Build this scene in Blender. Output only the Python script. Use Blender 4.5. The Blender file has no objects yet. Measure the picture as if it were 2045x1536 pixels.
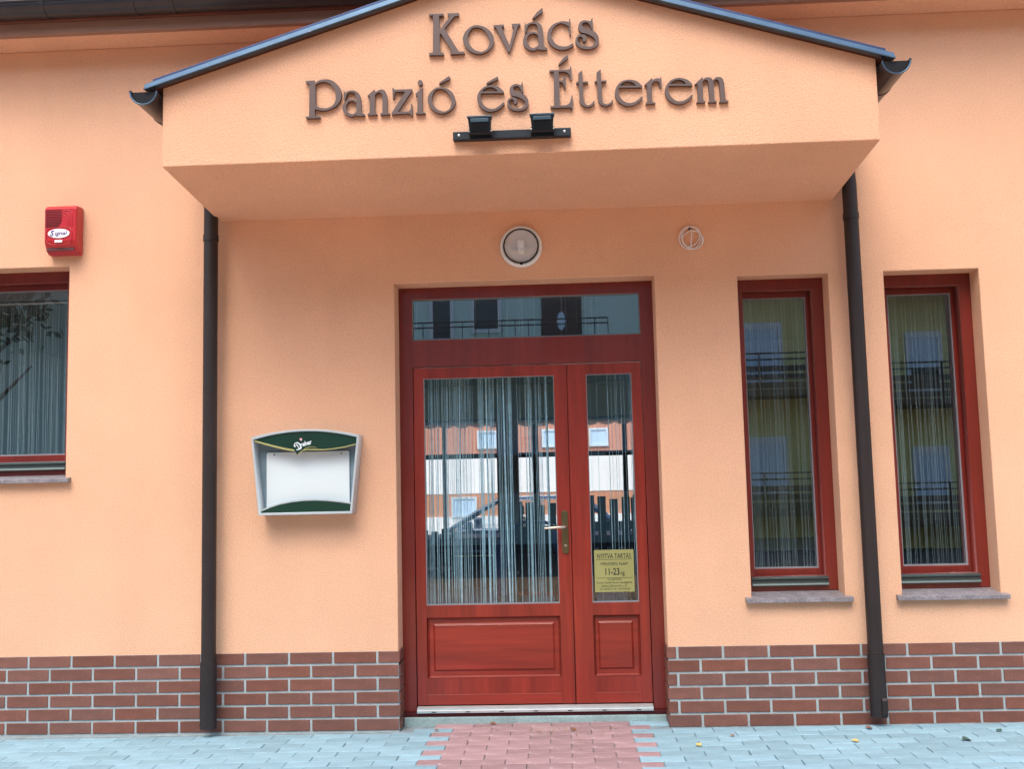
import bpy, bmesh, math, random
from mathutils import Vector, Matrix, Quaternion

random.seed(7)
scene = bpy.context.scene
col = scene.collection

# ------------------------------------------------------------------ camera
CAM = Vector((0.0, -5.8037, 1.392))
yaw, pitch, roll = -0.0456842, 0.0960455, -0.0232399
fwd = Vector((math.sin(yaw) * math.cos(pitch), math.cos(yaw) * math.cos(pitch), math.sin(pitch)))
r0 = Vector((math.cos(yaw), -math.sin(yaw), 0))
u0 = r0.cross(fwd)
rgt = math.cos(roll) * r0 + math.sin(roll) * u0
upv = -math.sin(roll) * r0 + math.cos(roll) * u0
cam_data = bpy.data.cameras.new("camera")
cam_data.sensor_width = 36.0
cam_data.lens = 36.0 * 2000.0 / 2045.0
cam_data.clip_start = 0.05
cam_data.clip_end = 1000
cam = bpy.data.objects.new("camera", cam_data)
col.objects.link(cam)
m = Matrix.Identity(4)
for i in range(3):
    m[i][0], m[i][1], m[i][2], m[i][3] = rgt[i], upv[i], -fwd[i], CAM[i]
cam.matrix_world = m
scene.camera = cam

# ------------------------------------------------------------------ light
SUN_EL, SUN_AZ = math.radians(58), math.radians(192)      # azimuth clockwise from +Y
world = bpy.data.worlds.new("World")
scene.world = world
world.use_nodes = True
wn = world.node_tree.nodes
bg = wn["Background"]
sky = wn.new("ShaderNodeTexSky")
sky.sky_type = 'NISHITA'
sky.sun_disc = False
sky.sun_elevation = SUN_EL
sky.sun_rotation = SUN_AZ
sky.air_density = 1.0
sky.dust_density = 4.0
sky.ozone_density = 1.0
world.node_tree.links.new(sky.outputs[0], bg.inputs[0])
bg.inputs[1].default_value = 0.15
sun_data = bpy.data.lights.new("sun", 'SUN')
sun_data.energy = 0.5
sun_data.angle = math.radians(32)
sun_data.color = (1.0, 0.97, 0.93)
sun = bpy.data.objects.new("sun", sun_data)
col.objects.link(sun)
sdir = Vector((math.sin(SUN_AZ) * math.cos(SUN_EL), math.cos(SUN_AZ) * math.cos(SUN_EL), math.sin(SUN_EL)))
sun.rotation_euler = (-sdir).to_track_quat('-Z', 'Y').to_euler()
sun.location = (0, -8, 20)
scene.view_settings.view_transform = 'Standard'
scene.view_settings.look = 'None'
scene.view_settings.gamma = 1.0
scene.view_settings.use_curve_mapping = False
scene.view_settings.exposure = 1.25
scene.render.engine = 'CYCLES'
cy = scene.cycles
cy.max_bounces = 8
cy.diffuse_bounces = 4
cy.glossy_bounces = 4
cy.transparent_max_bounces = 32
cy.use_denoising = True
cy.sample_clamp_indirect = 6.0

# ------------------------------------------------------------------ materials
MATS = {}
def mat(name, c, rough=0.6, metal=0.0, var=None, grain=None, bump=None, rnd=0.0, coat=0.0, stretch=None, spec=0.5,
        spots=None, hue_rnd=0.0, streak=None):
    """var=(scale, amount) broad tone, grain=(scale, amount) fine tone, bump=(scale, distance), rnd = tone per object"""
    mt = bpy.data.materials.new(name)
    mt.use_nodes = True
    nt = mt.node_tree
    N, L = nt.nodes, nt.links
    b = N["Principled BSDF"]
    b.inputs["Roughness"].default_value = rough
    b.inputs["Metallic"].default_value = metal
    b.inputs["Coat Weight"].default_value = coat
    b.inputs["Specular IOR Level"].default_value = spec
    tc = N.new("ShaderNodeTexCoord")
    mp = N.new("ShaderNodeMapping")
    L.new(tc.outputs["Object"], mp.inputs[0])
    if stretch:
        mp.inputs["Scale"].default_value = stretch
    val = None
    def mul(a, bsock):
        if a is None:
            return bsock
        n = N.new("ShaderNodeMath"); n.operation = 'MULTIPLY'
        L.new(a, n.inputs[0]); L.new(bsock, n.inputs[1])
        return n.outputs[0]
    def noise(sc, amt, detail):
        nonlocal mp
        n = N.new("ShaderNodeTexNoise")
        n.inputs["Scale"].default_value = sc
        n.inputs["Detail"].default_value = detail
        L.new(mp.outputs[0], n.inputs["Vector"])
        r = N.new("ShaderNodeMapRange")
        r.inputs[1].default_value, r.inputs[2].default_value = 0.28, 0.72
        r.inputs[3].default_value, r.inputs[4].default_value = 1 - amt, 1 + amt
        L.new(n.outputs["Fac"], r.inputs[0])
        return r.outputs[0]
    if var:
        val = mul(val, noise(var[0], var[1], 3))
    if grain:
        val = mul(val, noise(grain[0], grain[1], 2))
    if streak:                                  # faint vertical weathering streaks
        m2 = N.new("ShaderNodeMapping")
        m2.inputs["Scale"].default_value = (1, 1, 0.07)
        L.new(tc.outputs["Object"], m2.inputs[0])
        keep, mp = mp, m2
        val = mul(val, noise(streak[0], streak[1], 4))
        mp = keep
    oi = None
    if rnd or hue_rnd:
        oi = N.new("ShaderNodeObjectInfo")
    if rnd:
        r = N.new("ShaderNodeMapRange")
        r.inputs[3].default_value, r.inputs[4].default_value = 1 - rnd, 1 + rnd
        L.new(oi.outputs["Random"], r.inputs[0])
        val = mul(val, r.outputs[0])
    hs = N.new("ShaderNodeHueSaturation")
    hs.inputs["Color"].default_value = (*c, 1)
    if val is not None:
        L.new(val, hs.inputs["Value"])
    if hue_rnd:
        w = N.new("ShaderNodeTexWhiteNoise"); w.noise_dimensions = '1D'
        L.new(oi.outputs["Random"], w.inputs["W"])
        r = N.new("ShaderNodeMapRange")
        r.inputs[3].default_value, r.inputs[4].default_value = 1 - hue_rnd, 1 + hue_rnd
        L.new(w.outputs["Value"], r.inputs[0])
        L.new(r.outputs[0], hs.inputs["Saturation"])
    out = hs.outputs[0]
    if spots:                                   # (scale, threshold, colour): splashes, dirt, lichen
        n = N.new("ShaderNodeTexNoise")
        n.inputs["Scale"].default_value = spots[0]
        n.inputs["Detail"].default_value = 4
        L.new(tc.outputs["Object"], n.inputs["Vector"])
        r = N.new("ShaderNodeMapRange")
        r.inputs[1].default_value, r.inputs[2].default_value = spots[1], spots[1] + 0.06
        L.new(n.outputs["Fac"], r.inputs[0])
        mx = N.new("ShaderNodeMix"); mx.data_type = 'RGBA'
        L.new(r.outputs[0], mx.inputs["Factor"])
        L.new(out, mx.inputs[6])
        mx.inputs[7].default_value = (*spots[2], 1)
        out = mx.outputs[2]
    L.new(out, b.inputs["Base Color"])
    if bump:
        n = N.new("ShaderNodeTexNoise")
        n.inputs["Scale"].default_value = bump[0]
        n.inputs["Detail"].default_value = 3
        L.new(mp.outputs[0], n.inputs["Vector"])
        bp = N.new("ShaderNodeBump")
        bp.inputs["Strength"].default_value = 1.0
        bp.inputs["Distance"].default_value = bump[1]
        L.new(n.outputs["Fac"], bp.inputs["Height"])
        L.new(bp.outputs[0], b.inputs["Normal"])
    MATS[name] = mt
    return mt

def glass_mat(name, f0, tint=(1, 1, 1), rough=0.0, wav=None):
    mt = bpy.data.materials.new(name)
    mt.use_nodes = True
    nt = mt.node_tree
    N, L = nt.nodes, nt.links
    N.remove(N["Principled BSDF"])
    out = N["Material Output"]
    lw = N.new("ShaderNodeLayerWeight"); lw.inputs["Blend"].default_value = 0.5
    p = N.new("ShaderNodeMath"); p.operation = 'POWER'; p.inputs[1].default_value = 5
    L.new(lw.outputs["Facing"], p.inputs[0])
    r = N.new("ShaderNodeMapRange")
    r.inputs[3].default_value, r.inputs[4].default_value = f0, 1.0
    L.new(p.outputs[0], r.inputs[0])
    t = N.new("ShaderNodeBsdfTransparent"); t.inputs[0].default_value = (*tint, 1)
    g = N.new("ShaderNodeBsdfGlossy"); g.inputs["Roughness"].default_value = rough
    g.inputs["Color"].default_value = (0.84, 0.97, 1.0, 1)
    if wav:
        tc = N.new("ShaderNodeTexCoord")
        n = N.new("ShaderNodeTexNoise"); n.inputs["Scale"].default_value = wav[0]
        L.new(tc.outputs["Object"], n.inputs["Vector"])
        bp = N.new("ShaderNodeBump"); bp.inputs["Distance"].default_value = wav[1]
        L.new(n.outputs["Fac"], bp.inputs["Height"])
        L.new(bp.outputs[0], g.inputs["Normal"])
    mx = N.new("ShaderNodeMixShader")
    L.new(r.outputs[0], mx.inputs[0]); L.new(t.outputs[0], mx.inputs[1]); L.new(g.outputs[0], mx.inputs[2])
    L.new(mx.outputs[0], out.inputs[0])
    MATS[name] = mt
    return mt

STUCCO = mat("peach_stucco", (0.760, 0.458, 0.300), 0.95, var=(1.3, 0.065), grain=(120, 0.10), bump=(150, 0.0045), spec=0.15, streak=(5.0, 0.018))
WOOD = mat("stained_wood", (0.225, 0.023, 0.013), 0.32, var=(7, 0.24), grain=(34, 0.18), bump=(40, 0.0008), coat=0.22, stretch=(1, 1, 0.07))
WOODF = mat("stained_frame_wood", (0.165, 0.018, 0.012), 0.34, var=(7, 0.13), grain=(34, 0.12), bump=(40, 0.0008), coat=0.3, stretch=(1, 1, 0.07))
WOODH = mat("stained_wood_rail", (0.225, 0.023, 0.013), 0.32, var=(7, 0.24), grain=(34, 0.18), bump=(40, 0.0008), coat=0.22, stretch=(0.07, 1, 1))
CLINKER = mat("clinker_brick", (0.180, 0.074, 0.054), 0.5, var=(12, 0.2), grain=(120, 0.15), bump=(90, 0.0015), rnd=0.13, hue_rnd=0.09)
MORTAR = mat("mortar", (0.38, 0.45, 0.47), 0.95, var=(20, 0.12), grain=(200, 0.12), bump=(200, 0.002))
PIPE = mat("brown_pipe", (0.018, 0.012, 0.012), 0.5, var=(6, 0.2), grain=(60, 0.1), spots=(70, 0.72, (0.12, 0.12, 0.12)))
GUTTER = mat("dark_gutter", (0.022, 0.022, 0.028), 0.33, var=(8, 0.2))
FLASH = mat("coated_flashing", (0.085, 0.145, 0.21), 0.34, metal=0.8, var=(10, 0.15), spots=(22, 0.70, (0.35, 0.4, 0.42)))
EDGE = mat("dark_coated_edge", (0.05, 0.075, 0.16), 0.3, metal=0.5, var=(10, 0.15))
LETTER = mat("brown_letter", (0.105, 0.072, 0.066), 0.55, grain=(90, 0.06))
BOARD = mat("eave_board", (0.30, 0.17, 0.12), 0.7, var=(10, 0.15), stretch=(0.1, 1, 1))
PAVER = mat("grey_paver", (0.225, 0.375, 0.45), 0.88, var=(9, 0.10), grain=(160, 0.12), bump=(120, 0.0015), rnd=0.13, spots=(11, 0.64, (0.24, 0.33, 0.35)))
REDPAVER = mat("red_paver", (0.315, 0.208, 0.220), 0.88, var=(9, 0.12), grain=(160, 0.12), bump=(120, 0.0015), rnd=0.15, spots=(11, 0.62, (0.40, 0.33, 0.35)))
SAND = mat("joint_sand", (0.20, 0.25, 0.27), 1.0, var=(12, 0.3), grain=(150, 0.2))
CONCRETE = mat("concrete", (0.26, 0.37, 0.38), 0.9, var=(8, 0.2), grain=(120, 0.15), bump=(80, 0.003))
TERRA = mat("bounce_terracotta", (0.60, 0.36, 0.22), 0.95, var=(2, 0.15), grain=(90, 0.2))  # warm colour for the added bounce sheet before the porch
ASPHALT = mat("asphalt", (0.07, 0.07, 0.07), 0.95, var=(2, 0.15), grain=(90, 0.2))
ALU = mat("aluminium", (0.62, 0.70, 0.72), 0.35, metal=0.7, var=(12, 0.08))
DARKALU = mat("drip_profile", (0.09, 0.12, 0.12), 0.5, metal=0.7)
STONE = mat("sill_stone", (0.22, 0.21, 0.23), 0.45, var=(18, 0.25), grain=(90, 0.35))
BLACK = mat("black_metal", (0.010, 0.011, 0.015), 0.6, spec=0.2)
BLUERIM = mat("floodlight_rim", (0.05, 0.10, 0.14), 0.35)
BLUEBLACK = mat("floodlight_paint", (0.008, 0.016, 0.024), 0.4, spec=0.4)
SCREW = mat("zinc_screw", (0.6, 0.62, 0.64), 0.3, metal=0.9)
WHITEPL = mat("white_plastic", (0.82, 0.88, 0.91), 0.4)
REDPL = mat("red_plastic", (0.46, 0.018, 0.028), 0.35, coat=0.2)
DARKRED = mat("dark_red_plastic", (0.055, 0.005, 0.008), 0.55, spec=0.3)
REFLECT = mat("lamp_reflector", (0.70, 0.74, 0.78), 0.4)
BADGE = mat("badge_white", (0.85, 0.88, 0.9), 0.4)
INKBLUE = mat("badge_ink", (0.06, 0.03, 0.22), 0.5)
SILVER = mat("silver_frame", (0.50, 0.58, 0.62), 0.4, metal=0.25)
GREYBACK = mat("board_lining", (0.20, 0.30, 0.36), 0.5, var=(6, 0.15))
GREEN = mat("sign_green", (0.003, 0.034, 0.020), 0.35, var=(5, 0.15), coat=0.1)
GOLD = mat("sign_gold", (0.42, 0.42, 0.16), 0.4)
SHEETW = mat("sign_sheet", (0.68, 0.80, 0.84), 0.45)
INKW = mat("sign_lettering", (0.75, 0.88, 0.92), 0.5)
PINK = mat("sign_emblem", (0.80, 0.48, 0.52), 0.5)
PAPER = mat("notice_paper", (0.31, 0.32, 0.12), 0.55, var=(8, 0.06))
INK = mat("notice_ink", (0.012, 0.020, 0.012), 0.6)
BRASS = mat("olive_brass", (0.17, 0.145, 0.075), 0.3, metal=0.8)
LEVER = mat("lever_metal", (0.55, 0.50, 0.42), 0.25, metal=0.9)
CABLE = mat("grey_cable", (0.85, 0.82, 0.82), 0.45)
STRING = mat("curtain_string", (0.46, 0.72, 0.80), 0.8, grain=(30, 0.2))
STRING2 = mat("curtain_string_olive", (0.36, 0.51, 0.56), 0.8, grain=(30, 0.2))
BULB = mat("bulb_white", (0.8, 0.85, 0.86), 0.35)
GLASS = glass_mat("window_glass", 0.17, (0.985, 0.99, 0.99))
DOORGLASS = glass_mat("door_glass", 0.06, (0.96, 0.985, 1.0))
DOME = glass_mat("lamp_glass", 0.10, (0.96, 0.97, 0.98), 0.12, (60, 0.004))
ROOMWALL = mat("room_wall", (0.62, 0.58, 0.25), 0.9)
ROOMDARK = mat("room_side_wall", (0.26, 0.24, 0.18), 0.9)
CEIL = mat("room_ceiling", (0.27, 0.31, 0.37), 0.9)
FLOORW = mat("room_floor", (0.05, 0.04, 0.036), 0.5)
PILLAR = mat("pillar_paint", (0.36, 0.36, 0.34), 0.9)
CHAIRW = mat("chair_wood", (0.018, 0.013, 0.012), 0.45)
CLOTHB = mat("blue_cloth", (0.07, 0.14, 0.50), 0.9)
CLOTHR = mat("red_cloth", (0.25, 0.02, 0.03), 0.9)
BEAD = mat("glazing_strip", (0.22, 0.24, 0.27), 0.5)
LACE = mat("lace_white", (0.6, 0.66, 0.68), 0.9)
def make_sheer(mt, clear):
    N, L = mt.node_tree.nodes, mt.node_tree.links
    b, out = N["Principled BSDF"], N["Material Output"]
    tl = N.new("ShaderNodeBsdfTranslucent"); tl.inputs[0].default_value = (0.8, 0.85, 0.86, 1)
    tp = N.new("ShaderNodeBsdfTransparent")
    m1 = N.new("ShaderNodeMixShader"); m1.inputs[0].default_value = 0.5
    m2 = N.new("ShaderNodeMixShader"); m2.inputs[0].default_value = clear
    L.new(b.outputs[0], m1.inputs[1]); L.new(tl.outputs[0], m1.inputs[2])
    L.new(m1.outputs[0], m2.inputs[1]); L.new(tp.outputs[0], m2.inputs[2])
    L.new(m2.outputs[0], out.inputs[0])
make_sheer(LACE, 0.35)
HOUSEW = mat("house_white", (0.90, 0.86, 0.80), 0.9, var=(0.6, 0.05))
HOUSEP = mat("house_cladding", (0.62, 0.27, 0.17), 0.8, var=(1.0, 0.12), stretch=(4, 1, 0.3))
HOUSEO = mat("house_orange", (0.60, 0.26, 0.13), 0.9, var=(0.6, 0.06))
TILES = mat("roof_tiles", (0.16, 0.06, 0.04), 0.8, var=(3, 0.2))
CARPAINT = mat("car_paint", (0.012, 0.03, 0.09), 0.25, coat=0.8)
TYRE = mat("tyre_rubber", (0.015, 0.015, 0.016), 0.85)
RIM = mat("wheel_rim", (0.4, 0.42, 0.44), 0.3, metal=0.8)
LAMPG = mat("headlight_glass", (0.6, 0.65, 0.7), 0.15)
OCHRE = mat("ochre_render", (0.64, 0.60, 0.27), 0.95, var=(0.5, 0.06), grain=(60, 0.05))
SAGE = mat("grey_green_render", (0.56, 0.76, 0.72), 0.95, var=(0.5, 0.06), grain=(60, 0.05))
BALC = mat("balcony_boards", (0.07, 0.045, 0.035), 0.7, var=(3, 0.2))
SHUTTER = mat("roller_shutter", (0.55, 0.72, 0.88), 0.6)
PVC = mat("white_window_frame", (0.65, 0.72, 0.76), 0.4)
DARKGL = mat("dark_window_pane", (0.02, 0.028, 0.032), 0.08)
RAIL = mat("rail_paint", (0.05, 0.025, 0.02), 0.5)
LEAF = mat("leaf_green", (0.045, 0.085, 0.025), 0.7, grain=(3, 0.35))
BARK = mat("bark", (0.09, 0.065, 0.045), 0.95, var=(6, 0.3), bump=(20, 0.02))
LEAFY = mat("fallen_leaf_yellow", (0.50, 0.42, 0.14), 0.8)
LEAFB = mat("fallen_leaf_brown", (0.20, 0.09, 0.05), 0.8)
LEAFG = mat("fallen_leaf_green", (0.05, 0.11, 0.09), 0.7)
LITTER = mat("dry_litter", (0.30, 0.24, 0.13), 0.9, grain=(40, 0.4))

# ------------------------------------------------------------------ helpers
def link(o, parent=None):
    col.objects.link(o)
    if parent is not None:
        o.parent = parent
    return o

def bevel(o, w, seg=2, ang=35):
    md = o.modifiers.new("bevel", 'BEVEL')
    md.width = w; md.segments = seg; md.limit_method = 'ANGLE'; md.angle_limit = math.radians(ang)
    return o

class MB:
    def __init__(self, tf=None):
        self.v, self.f, self.s, self.tf, self.weld = [], [], [], tf, False
    def add(self, vs, fs, smooth=False):
        n = len(self.v)
        for p in vs:
            self.v.append(tuple(self.tf @ Vector(p)) if self.tf else tuple(p))
        for f in fs:
            self.f.append(tuple(n + i for i in f)); self.s.append(smooth)
        return self
    def box(self, x0, x1, y0, y1, z0, z1, tf=None):
        vs = [(x0, y0, z0), (x1, y0, z0), (x1, y1, z0), (x0, y1, z0), (x0, y0, z1), (x1, y0, z1), (x1, y1, z1), (x0, y1, z1)]
        if tf:
            vs = [tuple(tf @ Vector(p)) for p in vs]
        return self.add(vs, [(0, 3, 2, 1), (4, 5, 6, 7), (0, 1, 5, 4), (1, 2, 6, 5), (2, 3, 7, 6), (3, 0, 4, 7)])
    def prism_x(self, prof, x0, x1):
        """profile of (y, z) points extruded along x"""
        n = len(prof)
        vs = [(x0, y, z) for y, z in prof] + [(x1, y, z) for y, z in prof]
        a = sum(prof[i][0] * prof[(i + 1) % n][1] - prof[(i + 1) % n][0] * prof[i][1] for i in range(n))
        fs = [(i, (i + 1) % n, n + (i + 1) % n, n + i) for i in range(n)]
        fs += [tuple(range(n - 1, -1, -1)), tuple(range(n, 2 * n))]
        if a < 0:
            fs = [tuple(reversed(f)) for f in fs]
        fs = [tuple(reversed(f)) for f in fs[:n]] + list(fs[n:]) if False else fs
        return self.add(vs, fs)
    def prism_y(self, prof, y0, y1):
        """profile of (x, z) points extruded along y"""
        n = len(prof)
        vs = [(x, y0, z) for x, z in prof] + [(x, y1, z) for x, z in prof]
        fs = [(i, n + i, n + (i + 1) % n, (i + 1) % n) for i in range(n)]
        fs += [tuple(range(n)), tuple(range(2 * n - 1, n - 1, -1))]
        return self.add(vs, fs)
    def tube(self, pts, r, sides=8, caps=True):
        pts = [Vector(p) for p in pts]
        n = len(pts); base = len(self.v); vs = []; fs = []
        prev = None
        for i, p in enumerate(pts):
            t = (pts[min(i + 1, n - 1)] - pts[max(i - 1, 0)]).normalized()
            if prev is None:
                a = Vector((0, 0, 1)) if abs(t.z) < 0.9 else Vector((1, 0, 0))
                nrm = t.cross(a).normalized()
            else:
                nrm = (prev - t * prev.dot(t)).normalized()
            prev = nrm
            bn = t.cross(nrm)
            rr = r[i] if isinstance(r, (list, tuple)) else r
            for k in range(sides):
                a = 2 * math.pi * k / sides
                vs.append(p + nrm * (math.cos(a) * rr) + bn * (math.sin(a) * rr))
        for i in range(n - 1):
            for k in range(sides):
                k2 = (k + 1) % sides
                fs.append((i * sides + k, i * sides + k2, (i + 1) * sides + k2, (i + 1) * sides + k))
        self.add(vs, fs, True)
        if caps:
            self.add([vs[k] for k in range(sides)], [tuple(range(sides - 1, -1, -1))])
            self.add([vs[(n - 1) * sides + k] for k in range(sides)], [tuple(range(sides))])
        return self
    def lathe(self, prof, axis='Y', c=(0, 0, 0), seg=32, sx=1.0, sz=1.0):
        """prof of (radius, h); axis Y: h runs toward -Y; axis Z: h runs up"""
        self.weld = True
        n = len(prof); vs = []; fs = []
        for rr, h in prof:
            for k in range(seg):
                a = 2 * math.pi * k / seg
                if axis == 'Y':
                    vs.append((c[0] + rr * math.cos(a) * sx, c[1] - h, c[2] + rr * math.sin(a) * sz))
                else:
                    vs.append((c[0] + rr * math.cos(a), c[1] + rr * math.sin(a), c[2] + h))
        for i in range(n - 1):
            for k in range(seg):
                k2 = (k + 1) % seg
                fs.append((i * seg + k, i * seg + k2, (i + 1) * seg + k2, (i + 1) * seg + k))
        return self.add(vs, fs, True)
    def mesh(self, name):
        me = bpy.data.meshes.new(name)
        me.from_pydata(self.v, [], self.f)
        bm = bmesh.new(); bm.from_mesh(me)
        bmesh.ops.remove_doubles(bm, verts=bm.verts, dist=1e-6) if self.weld else None
        bmesh.ops.recalc_face_normals(bm, faces=bm.faces)
        bm.to_mesh(me); bm.free()
        if len(me.polygons) == len(self.s):
            me.polygons.foreach_set("use_smooth", self.s)
        elif any(self.s):
            me.polygons.foreach_set("use_smooth", [True] * len(me.polygons))
        return me
    def build(self, name, mt, parent=None, bev=0.0, seg=2):
        me = self.mesh(name)
        me.materials.append(mt)
        o = link(bpy.data.objects.new(name, me), parent)
        if bev:
            bevel(o, bev, seg)
        return o

def box(name, x0, x1, y0, y1, z0, z1, mt, parent=None, bev=0.0):
    return MB().box(x0, x1, y0, y1, z0, z1).build(name, mt, parent, bev)

def tag(o, label, cat, group=None, kind=None):
    o["label"] = label; o["category"] = cat
    if group:
        o["group"] = group
    if kind:
        o["kind"] = kind
    return o

def thing(name, label, cat, loc=(0, 0, 0), group=None):
    o = link(bpy.data.objects.new(name, None))
    o.location = loc
    o.empty_display_size = 0.1
    return tag(o, label, cat, group)

def structure(o):
    o["kind"] = "structure"
    return o

def stuff(o):
    o["kind"] = "stuff"
    return o

def smooth_contour(c, sub=4):
    """flat list x, z, flag in mm -> points in m, flagged points rounded by a Catmull-Rom curve"""
    p = [(c[i] / 1000.0, c[i + 1] / 1000.0, c[i + 2]) for i in range(0, len(c), 3)]
    n = len(p); out = []
    for i in range(n):
        a, b = p[i], p[(i + 1) % n]
        out.append((a[0], a[1]))
        if a[2] or b[2]:
            q0 = p[i - 1] if a[2] else (2 * a[0] - b[0], 2 * a[1] - b[1])
            q3 = p[(i + 2) % n] if b[2] else (2 * b[0] - a[0], 2 * b[1] - a[1])
            for k in range(1, sub):
                t = k / sub
                out.append(tuple(0.5 * (2 * a[j] + (b[j] - q0[j]) * t + (2 * q0[j] - 5 * a[j] + 4 * b[j] - q3[j]) * t * t
                                        + (3 * a[j] - q0[j] - 3 * b[j] + q3[j]) * t ** 3) for j in (0, 1)))
    return out

def curve_mesh(cu, name):
    o = bpy.data.objects.new("temp_curve", cu)
    col.objects.link(o)
    me = bpy.data.meshes.new_from_object(o)
    me.name = name
    bpy.data.objects.remove(o)
    bpy.data.curves.remove(cu)
    return me

ROTX = Matrix.Rotation(math.radians(90), 4, 'X')
def plate(name, contours, y, thick, mt, parent=None, bev=0.0, y_back=False):
    """flat plate in the x-z plane whose front is at y (toward the viewer) and whose back is at y + thick"""
    cu = bpy.data.curves.new(name, 'CURVE')
    cu.dimensions = '2D'; cu.fill_mode = 'BOTH'
    cu.extrude = max(thick / 2 - bev, 1e-5)
    cu.bevel_depth = bev; cu.bevel_resolution = 1
    cu.offset = -bev
    for c in contours:
        sp = cu.splines.new('POLY')
        sp.points.add(len(c) - 1)
        for q, pt in zip(sp.points, c):
            q.co = (pt[0], pt[1], 0, 1)
        sp.use_cyclic_u = True
    me = curve_mesh(cu, name)
    me.transform(Matrix.Translation((0, y + thick / 2, 0)) @ ROTX)
    me.materials.append(mt)
    return link(bpy.data.objects.new(name, me), parent)

def text(name, s, x, z, y, size, mt, parent, width=None, shear=0.0, rot=0.0, bold=0.0, align='CENTER'):
    """printed lettering standing 1 mm off its surface, as flat mesh"""
    cu = bpy.data.curves.new(name, 'FONT')
    cu.body = s; cu.size = size; cu.shear = shear; cu.offset = bold
    cu.align_x = align; cu.extrude = 0.0003
    cu.resolution_u = 3
    me = curve_mesh(cu, name)
    xs = [v.co.x for v in me.vertices]
    sx = 1.0
    if width and xs:
        sx = width / (max(xs) - min(xs))
    me.transform(Matrix.Translation((x, y, z)) @ ROTX @ Matrix.Rotation(rot, 4, 'Z') @ Matrix.Diagonal((sx, 1, 1, 1)))
    me.materials.append(mt)
    return link(bpy.data.objects.new(name, me), parent)

def ell(cx, cz, rx, rz, n=32):
    return [(cx + rx * math.cos(2 * math.pi * k / n), cz + rz * math.sin(2 * math.pi * k / n)) for k in range(n)]

def rect(x0, x1, z0, z1):
    return [(x0, z0), (x1, z0), (x1, z1), (x0, z1)]

# ================================================================== the setting
def gz(x):                                      # the pavement climbs slightly to the right
    return 0.0047 * (x + 1.0)

structure(MB().add([(-150, -120, -0.10), (150, -120, -0.10), (150, 7.3, -0.10), (-150, 7.3, -0.10)], [(0, 1, 2, 3)]).build("road", ASPHALT))
structure(MB().add([(-150, 7.3, -0.32), (150, 7.3, -0.32), (150, 250, -0.32), (-150, 250, -0.32)], [(0, 1, 2, 3)]).build("back_street", ASPHALT))
structure(MB().add([(-30, -9.5, -0.096), (30, -9.5, -0.096), (30, -1.8, -0.096), (-30, -1.8, -0.096)], [(0, 1, 2, 3)]).build("bounce_forecourt", TERRA))  # unseen warm sheet, added to bounce light up onto the facade and soffit
PL, PW, GAP = 0.222, 0.0925, 0.003
Y0 = 0.112
pave = structure(MB().add([(-9, -1.75, gz(-9) - 0.012), (9, -1.75, gz(9) - 0.012), (9, 0.3, gz(9) - 0.012), (-9, 0.3, gz(-9) - 0.012),
                           (-9, -1.75, -0.1), (9, -1.75, -0.1)], [(0, 1, 2, 3), (4, 5, 1, 0)]).build("pavement", SAND))
path = structure(MB().add([(-0.76, -1.74, gz(-0.76) - 0.010), (0.50, -1.74, gz(0.5) - 0.010), (0.50, 0.12, gz(0.5) - 0.010), (-0.76, 0.12, gz(-0.76) - 0.010)],
                          [(0, 1, 2, 3)]).build("path", SAND))
def paver_mesh(name, mt, w=PL - GAP):
    me = MB().box(-w / 2, w / 2, -(PW - GAP) / 2, (PW - GAP) / 2, -0.05, 0).mesh(name)
    bm = bmesh.new(); bm.from_mesh(me)
    bmesh.ops.bevel(bm, geom=[e for e in bm.edges if all(v.co.z > -0.01 for v in e.verts)], offset=0.003, segments=1, affect='EDGES')
    bm.to_mesh(me); bm.free()
    me.materials.append(mt)
    return me
grey_me, red_me = paver_mesh("paver", PAVER), paver_mesh("red_paver", REDPAVER)
far_grey, far_red = MB(), MB()
rp = random.Random(3)
n_grey = 0
for row in range(19):
    yc = Y0 - (row + 0.5) * PW
    off = -0.755 if row % 2 == 0 else -0.644
    for k in range(-30, 36):
        x0 = off + k * PL
        xc = x0 + PL / 2
        red = 0 <= k < 5
        dz = rp.uniform(-0.0015, 0.0015)
        near = row < 11 and -3.15 < xc < 2.62
        door_recess = -0.95 < xc - PL / 2 and xc + PL / 2 < 0.58
        if yc > -0.03 and not (-0.98 < xc < 0.62):
            continue
        if yc > -0.03 and not door_recess:
            continue
        if near:
            o = bpy.data.objects.new("red_paver" if red else "paver", red_me if red else grey_me)
            o.location = (xc + rp.uniform(-0.0012, 0.0012), yc, gz(xc) + dz)
            o.rotation_euler = (rp.uniform(-0.006, 0.006), rp.uniform(-0.004, 0.004), rp.uniform(-0.006, 0.006))
            link(o, path if red else pave)
        elif abs(xc) < 5.5:
            (far_red if red else far_grey).box(x0 + 0.002, x0 + PL - 0.002, yc - PW / 2 + 0.002, yc + PW / 2 - 0.002, gz(xc) - 0.03, gz(xc) + dz)
stuff(far_grey.build("far_pavers", PAVER, pave))
stuff(far_red.build("far_red_pavers", REDPAVER, path))

structure(box("kerb", -9, 9, -1.90, -1.752, -0.3, 0.0, CONCRETE, None, 0.01))

# ================================================================== the guesthouse
house = thing("guesthouse", "peach rendered guesthouse with gabled porch, red wooden door and brick plinth", "building")

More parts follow.
